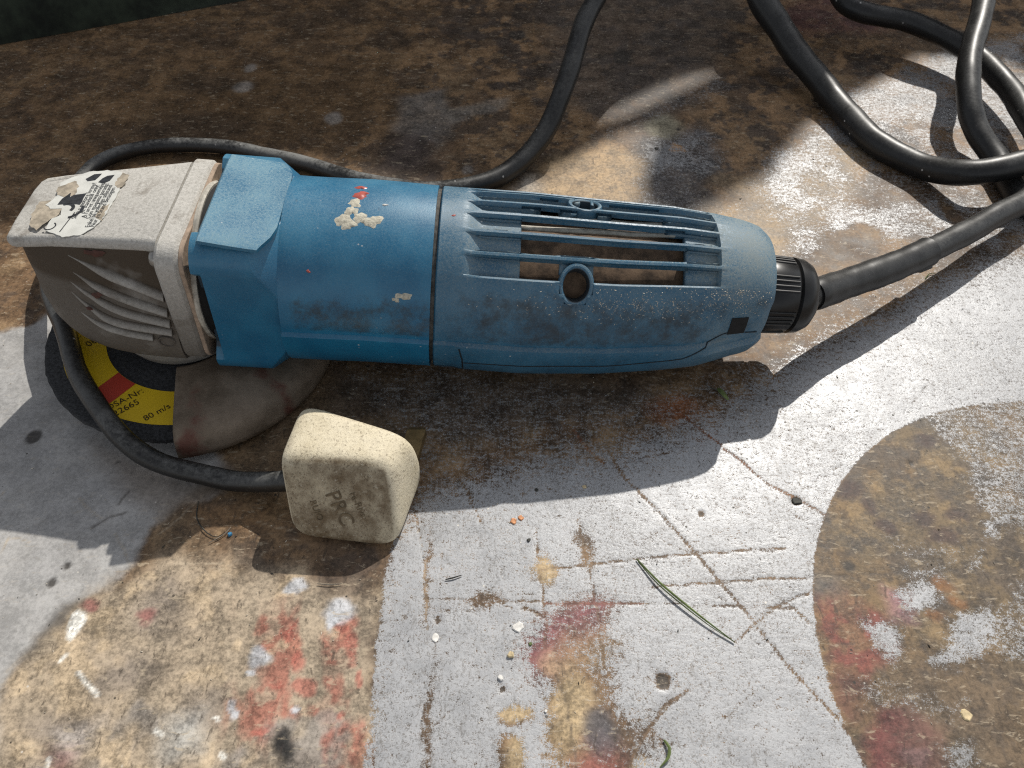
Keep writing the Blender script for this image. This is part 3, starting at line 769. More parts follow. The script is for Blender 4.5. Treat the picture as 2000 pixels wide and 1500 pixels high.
xsl = [0.2, 1, 2.6, 3.4, 8, 12, 16, 18, 19, 19.5, 20, 20.2, 20.5, 21, 21.5, 22, 22.5, 23, 23.5, 24, 24.5, 25, 25.5, 26, 26.5, 27, 27.49, 27.5, 29, 33, 36, 45, 55, 65, 75, 79, 79.6]
secs = []; dust = []; grime_shade = []
for x in xsl:
    zc, R = station(x); zc = zc * float(np.clip((x - 20) / 30, 0, 1))
    secs.append(ring(x, lambda t: motor_r(x, t), th, zc))
    for t in th:
        dust.append(0.06 + 0.22 * math.exp(-((t - 12) / 14) ** 2) if x > 27 else 0.2)
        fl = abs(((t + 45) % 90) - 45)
        cav = 1.6 if (fl < 32 and x < (20 if abs(t) < 45 else 3)) else 0.0  # collar openings coloured dark, standing in for the shade inside
        grime_shade.append(max(cav, 0.50 * float(smooth01(52, 76, t)) * float(1 - smooth01(88, 92, t)) * float(smooth01(28, 34, x))))  # front turned from the sun painted darker, along with dirt
V, F = loft(secs)
mh = gp('motor_housing', V, F, MAT['blue'], gr, sharp=14, attrs={'dust': dust, 'grime_shade': grime_shade})

# vent covers standing proud of the collar, lifted at their front end
def slab(name, rows, thick_dir, thick, mat, parent, **k):
    """rows: grid of local points; thickened along thick_dir"""
    R_, C_ = len(rows), len(rows[0]); td = np.asarray(thick_dir, float) * thick
    top = [np.asarray(p, float) for r in rows for p in r]; n = len(top)
    V = top + [p - td for p in top]; F = []
    for i in range(R_ - 1):
        for j in range(C_ - 1):
            a = i * C_ + j; F.append((a, a + 1, a + C_ + 1, a + C_)); F.append((a + n, a + C_ + n, a + C_ + 1 + n, a + 1 + n))
    per = [j for j in range(C_)] + [i * C_ + C_ - 1 for i in range(1, R_)] + [(R_ - 1) * C_ + j for j in range(C_ - 2, -1, -1)] + [i * C_ for i in range(R_ - 2, 0, -1)]
    for a, b in zip(per, per[1:] + per[:1]): F.append((a, b, b + n, a + n))
    return gp(name, V, F, mat, parent, **k)

rows = []
ys = [-27.8, -27.2, -26, -22, -17, -10, 0, 8, 14, 18, 20.4, 21.0]
for u in [0.0, 0.03, 0.12, 0.3, 0.5, 0.7, 0.85, 1.0]:
    row = []
    for y in ys:
        xe = 27.3 - 5.5 * float(smooth01(15, 28, abs(y + 3)))
        x = 3.4 + (xe - 3.4) * u
        lift = 2.5 * (1 - u) ** 1.2
        row.append((x, y, 31.0 + lift + 0.45 - 0.7 * (abs(y + 3.4) / 24.4) ** 8 - (0.7 if u < 0.02 else 0) + 1.0 * u * (1 - (abs(y) / 30) ** 2)))
    rows.append(row)
o = slab('vent_cover', rows, (0, 0, 1), 1.3, MAT['blue_dusty'], gr, sharp=40, attrs={'dust': [0.6] * (len(rows) * len(ys) * 2), 'grime_shade': [0.0] * (len(rows) * len(ys) * 2)})
# --- flange, gasket and ring between the gear head and the housing
def flange(name, x0, x1, hy, z0, z1, r, mat, bev=0.8, **k):
    cz = (z0 + z1) / 2; hz = (z1 - z0) / 2
    secs = []
    for x, i in ((x0, bev), (x0 + bev, 0), (x1 - bev, 0), (x1, bev)):
        secs.append([(x, a, b) for a, b in rrect(hy - i, hz - i, max(0.5, r - i), 6, 0, cz)])
    V, F = loft(secs); at = {'grime_shade': [], 'rust': [], 'dust': []}
    for p in V:
        at['grime_shade'].append(0.75 if p[1] < -20 and p[2] < 12 else 0.0)
        at['rust'].append(1.0 if (p[1] < -22 and -8 < p[2] < 13) else 0.0); at['dust'].append(0.3)
    return gp(name, V, F, mat, gr, attrs=at, **k)
flange('flange', -12.2, -4.2, 30.0, -26.5, 27.6, 8.0, MAT['cast'], 1.2)
flange('gasket', -4.2, -2.6, 29.3, -26.0, 27.0, 8.0, MAT['gasket'], 0.2)
V, F = lathe_x([(-2.7, 20), (-2.7, 29.4), (-1.6, 29.6), (-0.9, 29.2), (-0.9, 20)], 72)
gp('spigot_ring', V, F, MAT['spigot'], gr)
V, F = lathe_x([(-0.9, 28.4), (4.5, 26.6), (4.5, 10)], 48)
gp('dark_duct', V, F, MAT['cavity'], gr)
# --- gear housing: slices from the narrow top to the round bottom
def head_w(z):
    return np.interp(z, [-27, -25, -22, -16, -8, 0, 8, 14, 20, 25], [25.0, 28.2, 29.6, 29.8, 28.6, 27.0, 25.3, 24.2, 23.2, 22.4])
def head_xl(z):
    return np.interp(z, [-27, -25, -22, -16, -8, 0, 8, 14, 20, 25], [-57, -61, -63.5, -66, -67.2, -67.2, -66.5, -66, -65.5, -65])
def head_zt(x):
    return 23.4 + (x + 13) * (7.0 / 52)
def head_front(x, z):
    W = head_w(z); xl = head_xl(z); u = np.clip((-12.0 - x) / (-12.0 - xl), 0, 1)
    n = np.interp(z, [-27, 0, 25], [2.6, 3.0, 5.0])
    tp = np.interp(z, [-27, 25], [1.0, 0.80])      # upper part narrows to the nose
    return W * (1 - (1 - tp) * u) * (1 - u ** n) ** (1 / n)
secs = []; grime_shade = []; rust = []
zl = [-27, -26.4, -25, -23, -20, -16, -12, -8, -4, 0, 4, 8, 12, 15, 18, 20.5, 23.0]
us = np.sin(np.linspace(0, math.pi / 2, 26))
for z in zl:
    xl = float(head_xl(z)); s = []
    front = [(-12.0 + (xl + 12.0) * u, -float(head_front(-12.0 + (xl + 12.0) * u, z))) for u in us]
    back = [(x, -y) for x, y in front[::-1]][1:]
    for x, y in front + back:
        zz = z if z < 12 else 12 + (z - 12) * (head_zt(x) - 12) / (23.0 - 12)
        s.append((x, y, zz)); grime_shade.append((1.05 if z > 6 else 0.85) if y < 5 else 0.4); rust.append(0.0)  # darker on the front, most of all under the plate
    secs.append(s)
V, F = loft(secs)
gh = gp('gear_housing', V, F, MAT['cast'], gr, sharp=30, attrs={'grime_shade': grime_shade, 'rust': rust, 'dust': [0] * len(V)})
# top plate, overhanging, sloping to the nose
out = []
def plate_pt(x, s):
    w = np.interp(x, [-67, -12], [17.0, 23.6]); return w * s
nose = [(-66.5, -0.90), (-67.4, -0.4), (-67.6, 0.2), (-67.8, 0.7), (-66.8, 0.97)]
side_f = [(-64.5, -1.0), (-50, -1), (-38, -1), (-26, -1), (-18, -1.0), (-12, -1.02)]
side_b = [(-12, 1.02), (-18, 1.0), (-30, 1), (-45, 1), (-58, 1), (-64.8, 1.04)]
outline = [(x, plate_pt(x, s)) for x, s in side_f + side_b + nose[::-1]]
def ring_plate(inset, dz):
    c = np.mean(outline, axis=0)
    return [(x + (c[0] - x) * inset / 30 if x < -14 else x, y + (c[1] - y) * inset / 22, head_zt(x) + dz - (1.5 * ((-58 - x) / 10) ** 2 if x < -58 else 0)) for x, y in outline]
secs = [ring_plate(1.4, -1.2), ring_plate(0.2, 0.0), ring_plate(0.0, 0.7), ring_plate(0.05, 1.7), ring_plate(0.4, 2.8), ring_plate(1.1, 3.6), ring_plate(2.2, 3.95)]
V, F = loft(secs)
gp('top_plate', V, F, MAT['cast'], gr, sharp=50, attrs={'grime_shade': [0.0] * len(V), 'rust': [0.0] * len(V), 'dust': [0] * len(V)})
def plate_z(x): return head_zt(x) + 3.95 - (1.5 * ((-58 - x) / 10) ** 2 if x < -58 else 0)

# sweeping cooling ribs on the front of the gear housing
ribs = [([(-44.5, 16.3), (-38, 13.5), (-31.4, 10.8), (-24, 8.2), (-13.5, 4.4)], 2.6),
        ([(-47.8, 11.9), (-42, 8.2), (-36.6, 5.1), (-26.5, 1.4), (-13.5, -2.2)], 1.9),
        ([(-49.9, 8.1), (-45, 4.0), (-40.2, 0.9), (-30.0, -3.7), (-13.5, -6.8)], 1.8),
        ([(-50.7, 3.8), (-46.5, -0.6), (-41.8, -4.2), (-33.6, -8.6), (-13.5, -10.4)], 1.6),
        ([(-49.9, -5.0), (-45, -8.3), (-40.0, -11.0), (-31, -12.8), (-21.0, -13.6)], 1.2)]
for pts, r1 in ribs:
    P = catmull([(x, 0, z) for x, z in pts], 1.5); n = len(P)
    V = []
    prof = [(-0.4, 1.35), (0.6, 0.95), (0.95, 0.35), (1.02, 0.0), (0.9, -0.25), (-0.4, -0.5)]   # (out, up): gentle above, undercut below
    secs = []
    for i, p in enumerate(P):
        t = i / (n - 1); r = (0.35 * r1 + 1.35) * (0.10 + 0.90 * smooth01(0, 0.45, t))
        y0 = -float(head_front(p[0], p[2]))
        secs.append([(p[0], y0 + 0.5 - (o_ * r * 1.15 + 0.0), p[2] + u_ * r) for o_, u_ in prof])
    V, F = loft(secs)
    gp('cooling_rib', V, F, MAT['cast'], gh, sharp=40, attrs={'grime_shade': [(1.3, 0.6, 0.4, 0.5, 1.2, 1.6)[k % 6] for k in range(len(V))], 'rust': [0.0] * len(V), 'dust': [0] * len(V)})  # undersides painted dark, as dirt and as the shade between ribs
# red-brown paint runs on the gear housing and the screw recess
def spot_on(name, fun, cx, cz, rx, rz, mat, parent, lift=0.25, seed=0, n=26):
    r = random.Random(seed); outl = []
    ph = [r.uniform(0, 6.3) for _ in range(3)]
    for k in range(n):
        a = 2 * math.pi * k / n; q = 1 + 0.20 * math.sin(2 * a + ph[0]) + 0.15 * math.sin(3 * a + ph[1]) + 0.12 * math.sin(6 * a + ph[2]) + r.uniform(-0.06, 0.06)
        outl.append((cx + rx * q * math.cos(a), cz + rz * q * math.sin(a)))
    V = [fun(cx, cz, lift)] + [fun(cx + (x - cx) * 0.6, cz + (z - cz) * 0.6, lift * 0.9) for x, z in outl] + [fun(x, z, -0.05) for x, z in outl]
    F = [(0, 1 + k, 1 + (k + 1) % n) for k in range(n)] + [(1 + k, 1 + n + k, 1 + n + (k + 1) % n, 1 + (k + 1) % n) for k in range(n)]
    return gp(name, V, F, mat, parent, fix=True, attrs=None)
hf = lambda x, z, l: (x, -float(head_front(x, z)) - l, z)
rustm = plain('red_brown_paint', (0.085, 0.036, 0.026), 0.7, 0.3, 300, 0.2)
spot_on('paint_run', hf, -34.5, 19.0, 3.2, 1.4, rustm, gh, 0.15, 1)
spot_on('paint_run', lambda x, z, l: (x, -float(head_front(x, z)) - l - 1.7, z), -37.2, 3.4, 1.8, 1.2, rustm, gh, 0.5, 2)
spot_on('paint_run', lambda x, z, l: (x, -float(head_front(x, z)) - l - 1.2, z), -41.8, -3.4, 1.0, 0.8, rustm, gh, 0.5, 3)
# screw recesses and screws of the flange
def disc_y(cx, cy, cz, r, depth, name, mat, parent, nseg=28, hex_=False):
    prof = [(r * 1.18, 0.0), (r * 1.02, -0.25), (r, 0.3), (r * 0.92, depth), (0.05, depth)]
    secs = [[(cx + q * math.cos(a), cy + d, cz + q * math.sin(a) * 0.9) for a in np.linspace(0, 2 * math.pi, nseg, endpoint=False)] for q, d in prof]
    V, F = loft(secs, cap0=False); return gp(name, V, F, mat, parent, sharp=40)
yq = -float(head_front(-16.5, -14.5))
secs = [[(-16.5 + q * math.cos(a), yq - d, -14.5 + q * 0.82 * math.sin(a)) for a in np.linspace(0, 2 * math.pi, 28, endpoint=False)] for q, d in ((3.3, -0.4), (3.1, 0.45), (2.6, 0.5), (2.4, -0.6), (0.05, -0.7))]
V, F = loft(secs, cap0=False)
gp('screw_recess', V, F, cast_metal('screw_recess_metal', (0.10, 0.09, 0.08), (0.16, 0.14, 0.12)), gh, sharp=40, attrs={'grime_shade': [0.3] * len(V), 'rust': [0.0] * len(V), 'dust': [0] * len(V)})  # darker metal colour stands in for the shade of the recess
secs = [[(-12.2 - d, -23.5 + r * math.cos(a), 20.6 + r * math.sin(a)) for a in np.linspace(0, 2 * math.pi, 24, endpoint=False)] for d, r in ((-0.5, 3.2), (1.6, 3.2), (2.5, 2.6), (2.9, 1.2))]
V, F = loft(secs); gp('screw_head', V, F, MAT['steel'], gr, sharp=40)
# spindle neck
SX, SY = -22.0, -1.5
V, F = lathe_z([(0.1, -26), (25.5, -26), (25.5, -28.5), (24.0, -31.2), (23.0, -33.5), (0.1, -33.5)], SX, SY, 72)
gp('spindle_neck', V, F, MAT['cast'], gr, sharp=40, attrs={'grime_shade': [0.55] * len(V), 'rust': [0.0] * len(V), 'dust': [0] * len(V)})

# --- guard, a sector with a rolled rim
GXc, GYc = -24.0, -2.0
prof = [(24.5, -33.2), (26.0, -32.6), (40, -32.0), (52, -32.0), (56.5, -32.8), (59.3, -34.8), (60.7, -37.8), (61.2, -41.0), (61.8, -42.6)]
a0, a1 = math.radians(-77), math.radians(112); NS = 96
an = np.linspace(a0, a1, NS)
V = []; rust = []
for r, z in prof:
    for a in an:
        zz = z
        V.append((GXc + r * math.cos(a), GYc + r * math.sin(a), zz))
        s = math.degrees(a)
        w = GXc + r * math.cos(a); yv = GYc + r * math.sin(a)
        band1 = math.exp(-((s + 66 + (r - 40) * 0.25) / 9) ** 2) * (r > 34)
        band2 = math.exp(-((yv + 26 + (w - 14) * 0.95) / 8.0) ** 2) * (r > 32) * (s > -62)
        rust.append(0.50 * max(band1, band2))
n = NS; F = [(i * n + j, i * n + j + 1, (i + 1) * n + j + 1, (i + 1) * n + j) for i in range(len(prof) - 1) for j in range(n - 1)]
gd = gp('wheel_guard', V, F, MAT['guard'], gr, sharp=40, attrs={'rust': rust, 'grime_shade': [0.3] * len(V)}, fix=False)
bm = bmesh.new(); bm.from_mesh(gd.data); bmesh.ops.recalc_face_normals(bm, faces=bm.faces)
up_ok = sum(f.normal.z for f in bm.faces) > 0
if not up_ok: bmesh.ops.reverse_faces(bm, faces=bm.faces)
bm.to_mesh(gd.data); bm.free()
sol = gd.modifiers.new('thickness', 'SOLIDIFY'); sol.thickness = 0.0016; sol.offset = -1

# --- grinding disc with its printed label
DX, DY, DR = -20.0, -2.0, 55.2
NS = 160; rj = random.Random(3)
jit = [1 + rj.uniform(-0.004, 0.004) + 0.003 * math.sin(k * 0.9) for k in range(NS)]
prof = [(8, -40.8), (DR - 1, -40.8), (DR, -40.3), (DR, -38.4), (DR - 0.8, -37.9), (31, -37.9), (27, -36.2), (8, -36.0)]
secs = [[(DX + r * (jit[k] if r > 50 else 1) * math.cos(2 * math.pi * k / NS), DY + r * (jit[k] if r > 50 else 1) * math.sin(2 * math.pi * k / NS), z) for k in range(NS)] for r, z in prof]
V, F = loft(secs)
disc = gp('grinding_disc', V, F, MAT['abrasive'], gr, sharp=40)
def annulus(name, r0, r1, d0, d1, z, mat, parent, n=120):
    an = np.radians(np.linspace(d0, d1, n)); secs = []
    V = []
    for r, zz in ((r0, z - 0.12), (r0, z), (r1, z), (r1, z - 0.12)):
        V += [(DX + r * math.cos(a), DY + r * math.sin(a), zz) for a in an]
    F = [(i * n + j, i * n + j + 1, (i + 1) * n + j + 1, (i + 1) * n + j) for i in range(3) for j in range(n - 1)]
    return gp(name, V, F, mat, parent, sharp=30)
lab = annulus('disc_label', 32.6, 48.6, -340, 20, -37.78, MAT['yellow'], disc)
# red band of the label runs as a straight-edged bar
bd = np.array([math.cos(math.radians(-122)), math.sin(math.radians(-122))]); bn = np.array([-bd[1], bd[0]])
def bar(r, o): 
    q = math.sqrt(max(0, r * r - o * o)); p = bd * q + bn * o; return (DX + p[0], DY + p[1], -37.66)
os_ = np.linspace(-5.2, 4.4, 9)
V = [bar(32.7, o) for o in os_] + [bar(48.5, o) for o in os_]; n = 9
V += [(x, y, z - 0.1) for x, y, z in V]
F = [(i, i + 1, i + 1 + n, i + n) for i in range(n - 1)]
gp('label_band', V, F, MAT['label_red'], lab, smooth=False)
def disc_text(body, size, x, y, rot, mat=MAT['brown_ink']):
    Vt, Ft = text_shape(body, size); a = math.radians(rot); c, s = math.cos(a), math.sin(a)
    V = np.stack([x + Vt[:, 0] * c - Vt[:, 1] * s, y + Vt[:, 0] * s + Vt[:, 1] * c, np.full(len(Vt), -37.60)], 1)
    return gp('label_lettering', V, Ft, mat, lab, smooth=False, fix=False)
disc_text('0854', 4.4, -57.0, -14.5, 52)
disc_text('OSA-Nr:', 4.0, -39.5, -45.8, 44)
disc_text('22665', 4.0, -36.0, -48.0, 44)
disc_text('80 m/s', 3.8, -24.5, -49.4, 44)

# --- rear handle shell with vent slots and ribs
RIBT = [-22.3, -7.6, 4.4, 18.4, 33.0]
EDGE_T = 46.6; BACK_T = -33.0
thetas = set(np.arange(-180, 180, 3.0))
for r in RIBT: thetas |= {r - 1.9, r - 1.5, r - 0.8, r + 0.8, r + 1.5, r + 1.9}
thetas |= {EDGE_T - 0.5, EDGE_T, EDGE_T + 1.0, BACK_T, BACK_T + 0.6, BACK_T - 1, 92, 93.2, -92, -93.2}
thetas = sorted(thetas)
# drop nodes that crowd the breakpoints
tl = [thetas[0]]
for t in thetas[1:]:
    if t - tl[-1] > 0.3: tl.append(t)
xh = sorted(set([81.0, 81.6, 83, 86, 89, 90.5, 92, 94, 96, 98, 101, 105, 109.3, 110, 113, 117, 120, 122, 124, 126, 128, 130, 132, 134, 136, 138, 140, 143, 146, 150, 155, 160, 162, 165, 168, 169.4, 170, 173, 176, 179, 181, 182.0, 184, 188, 192, 196, 199, 201.5, 203.2, 204.4]))
def handle_r(x, t):
    zc, R = station(x)
    r = R + ledge(t) * float(np.clip((196 - x) / 14, 0, 1)) * (1.25 if x > 89 else 1.0)
    if x < 81.5: r -= 0.5
    # recess of the vent field
    st_ = 97 - 5 * 0; dep = 2.7 * float(smooth01(89.5, 97.0, x)) * float(1 - smooth01(181.0, 182.2, x))
    inside = (BACK_T + 0.6 <= t <= EDGE_T - 0.5)
    if inside:
        rib = 0.0
        for q in RIBT:
            d = abs(t - q)
            rib = max(rib, 1.0 if d <= 0.85 else (0.72 if d <= 1.55 else 0.0))
        r -= dep * (1 - rib)
    elif t > EDGE_T + 0.9 or t < BACK_T: pass
    else: r -= 0.15 * dep
    # slimmer, chamfered rear quarter low at the front
    if x > 176 and 55 < t < 100:
        r -= 2.0 * float(smooth01(176, 190, x)) * float(smooth01(55, 70, t))
    return r
secs = []; dust = []; grime_shade = []
for x in xh:
    zc, R = station(x)
    secs.append(ring(x, lambda t: handle_r(x, t), tl, zc))
    for t in tl:
        dust.append(0.55 + 1.0 * float(smooth01(160, 188, x)) + (0.0 if any(abs(t - q) < 1.5 for q in RIBT) else 0.9 * float(band(t, -31, 46, 1)) * float(band(x, 92, 181, 2))))
        g = 0.52 * float(smooth01(44, 64, t)) * float(1 - smooth01(89, 93, t)) * float(0.55 + 0.45 * smooth01(84, 104, x)) + 0.25 * float(smooth01(92, 94, t)) * float(1 - smooth01(128, 140, t))  # front below the vents: dirt plus painted shade away from the sun
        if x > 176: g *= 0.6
        grime_shade.append(g)
V, F = loft(secs, cap0=False, cap1=True)
nt = len(tl)
gaps = [(RIBT[0] + 1.3, RIBT[1] - 1.3, [(117, 124), (143, 162)]), (RIBT[1] + 1.3, RIBT[2] - 1.3, [(110, 162)]), (RIBT[2] + 1.3, RIBT[3] - 1.3, [(110, 169.4)]),
        (RIBT[3] + 1.3, RIBT[4] - 1.3, [(110, 169.4)]), (RIBT[4] + 1.3, EDGE_T - 0.4, [(110, 124), (136, 169.4)])]
HOLES = [(130.0, 48.6, 4.9, 6.3), (133.5, -15.6, 5.0, 4.6)]     # x, theta, half width, half height (mm)
keep = []
for f in F:
    if len(f) > 4: keep.append(f); continue
    i, j = f[0] // nt, f[0] % nt
    j2 = f[1] % nt
    x = (xh[i] + xh[min(i + 1, len(xh) - 1)]) / 2
    t0_, t1_ = tl[j], tl[j2]
    if t1_ < t0_: keep.append(f); continue
    t = (t0_ + t1_) / 2
    cut = any(a < t < b and any(p < x < q for p, q in xr) for a, b, xr in gaps)
    for hx, ht, hw, hh in HOLES:
        if math.hypot((x - hx) / hw, (t - ht) * math.radians(1) * 33 / hh) < 1.15: cut = True
    if not cut: keep.append(f)
used = sorted({i for f in keep for i in f}); rem = {a: b for b, a in enumerate(used)}
hv = [V[i] for i in used]; hfc = [tuple(rem[i] for i in f) for f in keep]
hd = gp('handle_shell', hv, hfc, MAT['handle'], gr, sharp=32, attrs={'dust': [dust[i] for i in used], 'grime_shade': [grime_shade[i] for i in used]}, fix=False)
bm = bmesh.new(); bm.from_mesh(hd.data); bm.normal_update()
c0 = Vector((0, 0, 0)); s_ = 0
for f in bm.faces:
    ctr = f.calc_center_median(); s_ += f.normal.y * ctr.y
if s_ < 0: bmesh.ops.reverse_faces(bm, faces=bm.faces)
bm.to_mesh(hd.data); bm.free()
hd.data.set_sharp_from_angle(angle=math.radians(32))
sol = hd.modifiers.new('thickness', 'SOLIDIFY'); sol.thickness = 0.0026; sol.offset = -1
# screw bosses around the two holes
for hx, ht, hw, hh in HOLES:
    seg = 40; prof = [(1.30, -3.6), (1.28, -0.8), (1.22, -0.22), (1.08, -0.12), (1.0, -0.4), (0.94, -0.8), (0.92, -9.0), (0.0, -9.0)]
    secs = []
    for q, lift in prof:
        s = []
        for a in np.linspace(0, 2 * math.pi, seg, endpoint=False):
            x = hx + q * hw * math.cos(a); dth = q * hh * math.sin(a) / math.radians(1) / 33
            t = ht + dth
            zc, R = station(x)
            tt = math.radians(t); rr_ = R + lift
            s.append((x, -rr_ * math.sin(tt), zc + rr_ * math.cos(tt)))
        secs.append(s)
    V, F = loft(secs, cap0=False, cap1=False)
    gp('screw_boss', V, F, MAT['handle'], gr, sharp=32, attrs={'dust': [0.8] * len(V), 'grime_shade': [1.2 if i // seg >= 5 else 0.05 for i in range(len(V))]})  # hole walls painted dark, as the shade down the hole
# what shows inside: the windings and a pale inner duct
V, F = lathe_x([(84, 8), (84, 27.0), (170, 26.2), (182, 22.0), (182, 5)], 64)
gp('motor_winding', V, F, MAT['winding'], gr)
for t in (-6.5, 6.0):
    pts = [(x, -(28.6 if x < 150 else 28.0) * math.sin(math.radians(t)), (28.6 if x < 150 else 28.0) * math.cos(math.radians(t)) + station(x)[0]) for x in np.linspace(108, 166, 12)]
    V, F = tube(np.array(pts), 0.9, 10); gp('inner_wire', V, F, MAT['spigot'], gr)
# groove between barrel and handle
V, F = lathe_x([(79.4, 28), (79.4, 32.6), (81.3, 32.6), (81.3, 28)], 96)
gp('groove_ring', V, F, MAT['dusty_black'], gr)
# moulding seams drawn along the lower shell
def surf(x, t, lift=0.0, fun=handle_r):
    zc, R = station(x); r = fun(x, t) + lift; a = math.radians(t)
    return (x, -r * math.sin(a), zc + r * math.cos(a))
def seam(pts, r=0.22, fun=handle_r, par=hd):
    P = []
    for (xa, ta), (xb, tb) in zip(pts[:-1], pts[1:]):
        for k in range(8): P.append(surf(xa + (xb - xa) * k / 8, ta + (tb - ta) * k / 8, 0.02, fun))
    P.append(surf(*pts[-1], 0.02, fun))
    V, F = tube(np.array(P), r, 8); return gp('moulding_seam', V, F, MAT['seam'], par)
seam([(92.0, 110.0), (120, 108), (150, 107), (174, 103), (182, 92), (187, 87), (190, 86)], 0.26)
seam([(196, 88), (201, 90)], 0.26)
seam([(90.5, 94.5), (91.8, 105), (92.4, 124)], 0.28)
seam([(78.4, 122), (92.0, 124)], 0.2)
# catch in the rear end
rows = [[surf(x, t, 0.35) for t in (72, 76, 80, 84, 88)] for x in (189, 191, 193, 195.5)]
o = [p for r in rows for p in r]; n = len(o)
V = o + [tuple(np.array(p) - np.array([0, -2.0, 0.6])) for p in o]
F = [(i * 5 + j, i * 5 + j + 1, (i + 1) * 5 + j + 1, (i + 1) * 5 + j) for i in range(3) for j in range(4)] + [(0, 1, 1 + n, n), (1, 2, 2 + n, 1 + n), (2, 3, 3 + n, 2 + n), (3, 4, 4 + n, 3 + n), (15, 15 + n, 16 + n, 16), (16, 16 + n, 17 + n, 17), (17, 17 + n, 18 + n, 18), (18, 18 + n, 19 + n, 19), (0, n, 5 + n, 5), (5, 5 + n, 10 + n, 10), (10, 10 + n, 15 + n, 15), (4, 9, 9 + n, 4 + n), (9, 14, 14 + n, 9 + n), (14, 19, 19 + n, 14 + n)]
gp('catch_slot', V, F, MAT['cavity'], hd, smooth=False)  # black plate standing proud, painted to read as a shaded notch

# --- cable gland at the end
gz = 3.0
prof = [(202, 13.8), (204.6, 14.6), (206, 15.2), (217.4, 14.6), (218.2, 13.9), (218.8, 14.9), (222, 14.6), (225, 13.0), (227, 10.2), (228, 7.6), (228, 3)]
V, F = lathe_x(prof, 72, -1.0, gz)
gl = gp('cable_gland', V, F, MAT['black_plastic'], gr, sharp=40)
for t0 in (-30, 20, 75, 125, 180, 235, 285):
    for k in range(4):
        a = math.radians(t0 + k * 7.5)
        pts = [(x, -1.0 - r * math.sin(a), gz + r * math.cos(a)) for x, r in ((206.5, 15.25), (212, 15.0), (217.0, 14.75))]
        V, F = tube(np.array(pts), 0.42, 6); gp('grip_rib', V, F, MAT['black_plastic'], gl)

# --- paint spots and filler on the blue housing
mf = lambda x, t, l: tuple(surf(x, t, l, motor_r))
def hspot(x, t, rx, rt, mat, lift, seed, name, par=mh, fun=motor_r):
    return spot_on(name, lambda a, b, l: surf(a, b, l, fun), x, t, rx, rt, mat, par, lift, seed)
hspot(52.4, -10.6, 1.9, 2.2, MAT['red_paint'], 0.35, 4, 'paint_spot')
hspot(53.0, -2.0, 2.8, 3.6, MAT['red_paint'], 0.55, 5, 'paint_spot')
for x, t, rx, rt, s in ((51.6, 5.5, 2.3, 3.0, 6), (50.8, 12, 2.0, 3.4, 7), (48.8, 19, 2.6, 4.6, 8), (50.4, 22, 2.6, 2.6, 9), (53.8, 16.5, 2.2, 3.2, 10), (58.6, 18.5, 2.8, 3.8, 11), (56.2, 18.8, 1.6, 2.0, 12)):
    hspot(x, t, rx * 1.05, rt * 1.1, MAT['filler'], 0.28, s, 'filler_blob')
hspot(70.5, 62, 2.6, 2.4, MAT['filler'], 0.4, 13, 'filler_blob'); hspot(67.8, 64.5, 1.2, 1.6, MAT['filler'], 0.3, 14, 'filler_blob')
hspot(38.0, 50.6, 0.7, 0.9, MAT['red_paint'], 0.3, 15, 'paint_spot')
hspot(62.0, 5.6, 0.9, 0.9, MAT['white_chip'], 0.3, 16, 'paint_spot')
hspot(86.0, 9.0, 0.8, 0.8, MAT['red_paint'], 0.2, 17, 'paint_spot', hd, handle_r)

# --- torn sticker on the gear head
stick = [(-57, 12), (-53.5, 15.5), (-48.5, 18.4), (-42, 18.8), (-36.5, 17.5), (-34.2, 13), (-33.6, 6), (-33.4, -2), (-33.8, -9.6), (-35.2, -14.5), (-38.5, -18.4), (-44.5, -19.2), (-48.8, -16.8), (-51.8, -15.5), (-52.2, -9.0), (-49.6, -7.2), (-50.6, -3.6), (-54.6, -3.2), (-57.4, -1.0), (-56.0, 1.8), (-54.6, 6.0)]
rs_ = random.Random(5)
def fine_outline(o, step=1.2, j=0.22):
    out = []
    for a, b in zip(o, o[1:] + o[:1]):
        n = max(1, int(math.dist(a, b) / step))
        for k in range(n): out.append((a[0] + (b[0] - a[0]) * k / n + rs_.uniform(-j, j), a[1] + (b[1] - a[1]) * k / n + rs_.uniform(-j, j)))
    return out
def stz(p, l): return (p[0], p[1], plate_z(p[0]) + l)
so = fine_outline(stick)
V, F = prism(so, lambda p: stz(p, 0.0), lambda p: stz(p, 0.22))
st = gp('warning_sticker', V, F, MAT['white_label'], gr, smooth=False)
tag(st, 'torn white warning sticker with black print')
def st_poly(name, o, mat, l=0.30, step=1.5, j=0.15):
    V, F = prism(fine_outline(o, step, j), lambda p: stz(p, 0.1), lambda p: stz(p, l)); return gp(name, V, F, mat, st, smooth=False)
# peeled, brown-backed places
st_poly('torn_paper', [(-60.5, 1), (-56.5, 1.5), (-51, -3), (-50.5, -7.5), (-53, -10), (-55, -15), (-58.5, -12), (-60.5, -6)], MAT['torn_paper'], 0.12, 0.9, 0.4)
st_poly('torn_paper', [(-57, 9), (-52, 13), (-49.5, 10), (-48.6, 4), (-52, 3.0), (-55.5, 5)], MAT['torn_paper'], 0.29, 0.9, 0.4)
st_poly('torn_paper', [(-36, 17), (-33, 15), (-32.6, 9), (-34.5, 7.5), (-36.5, 10)], MAT['torn_paper'], 0.28, 0.9, 0.4)
st_poly('torn_paper', [(-36.5, -3), (-34.0, -2), (-34.2, -11), (-37.0, -9)], MAT['torn_paper'], 0.27, 0.9, 0.4)
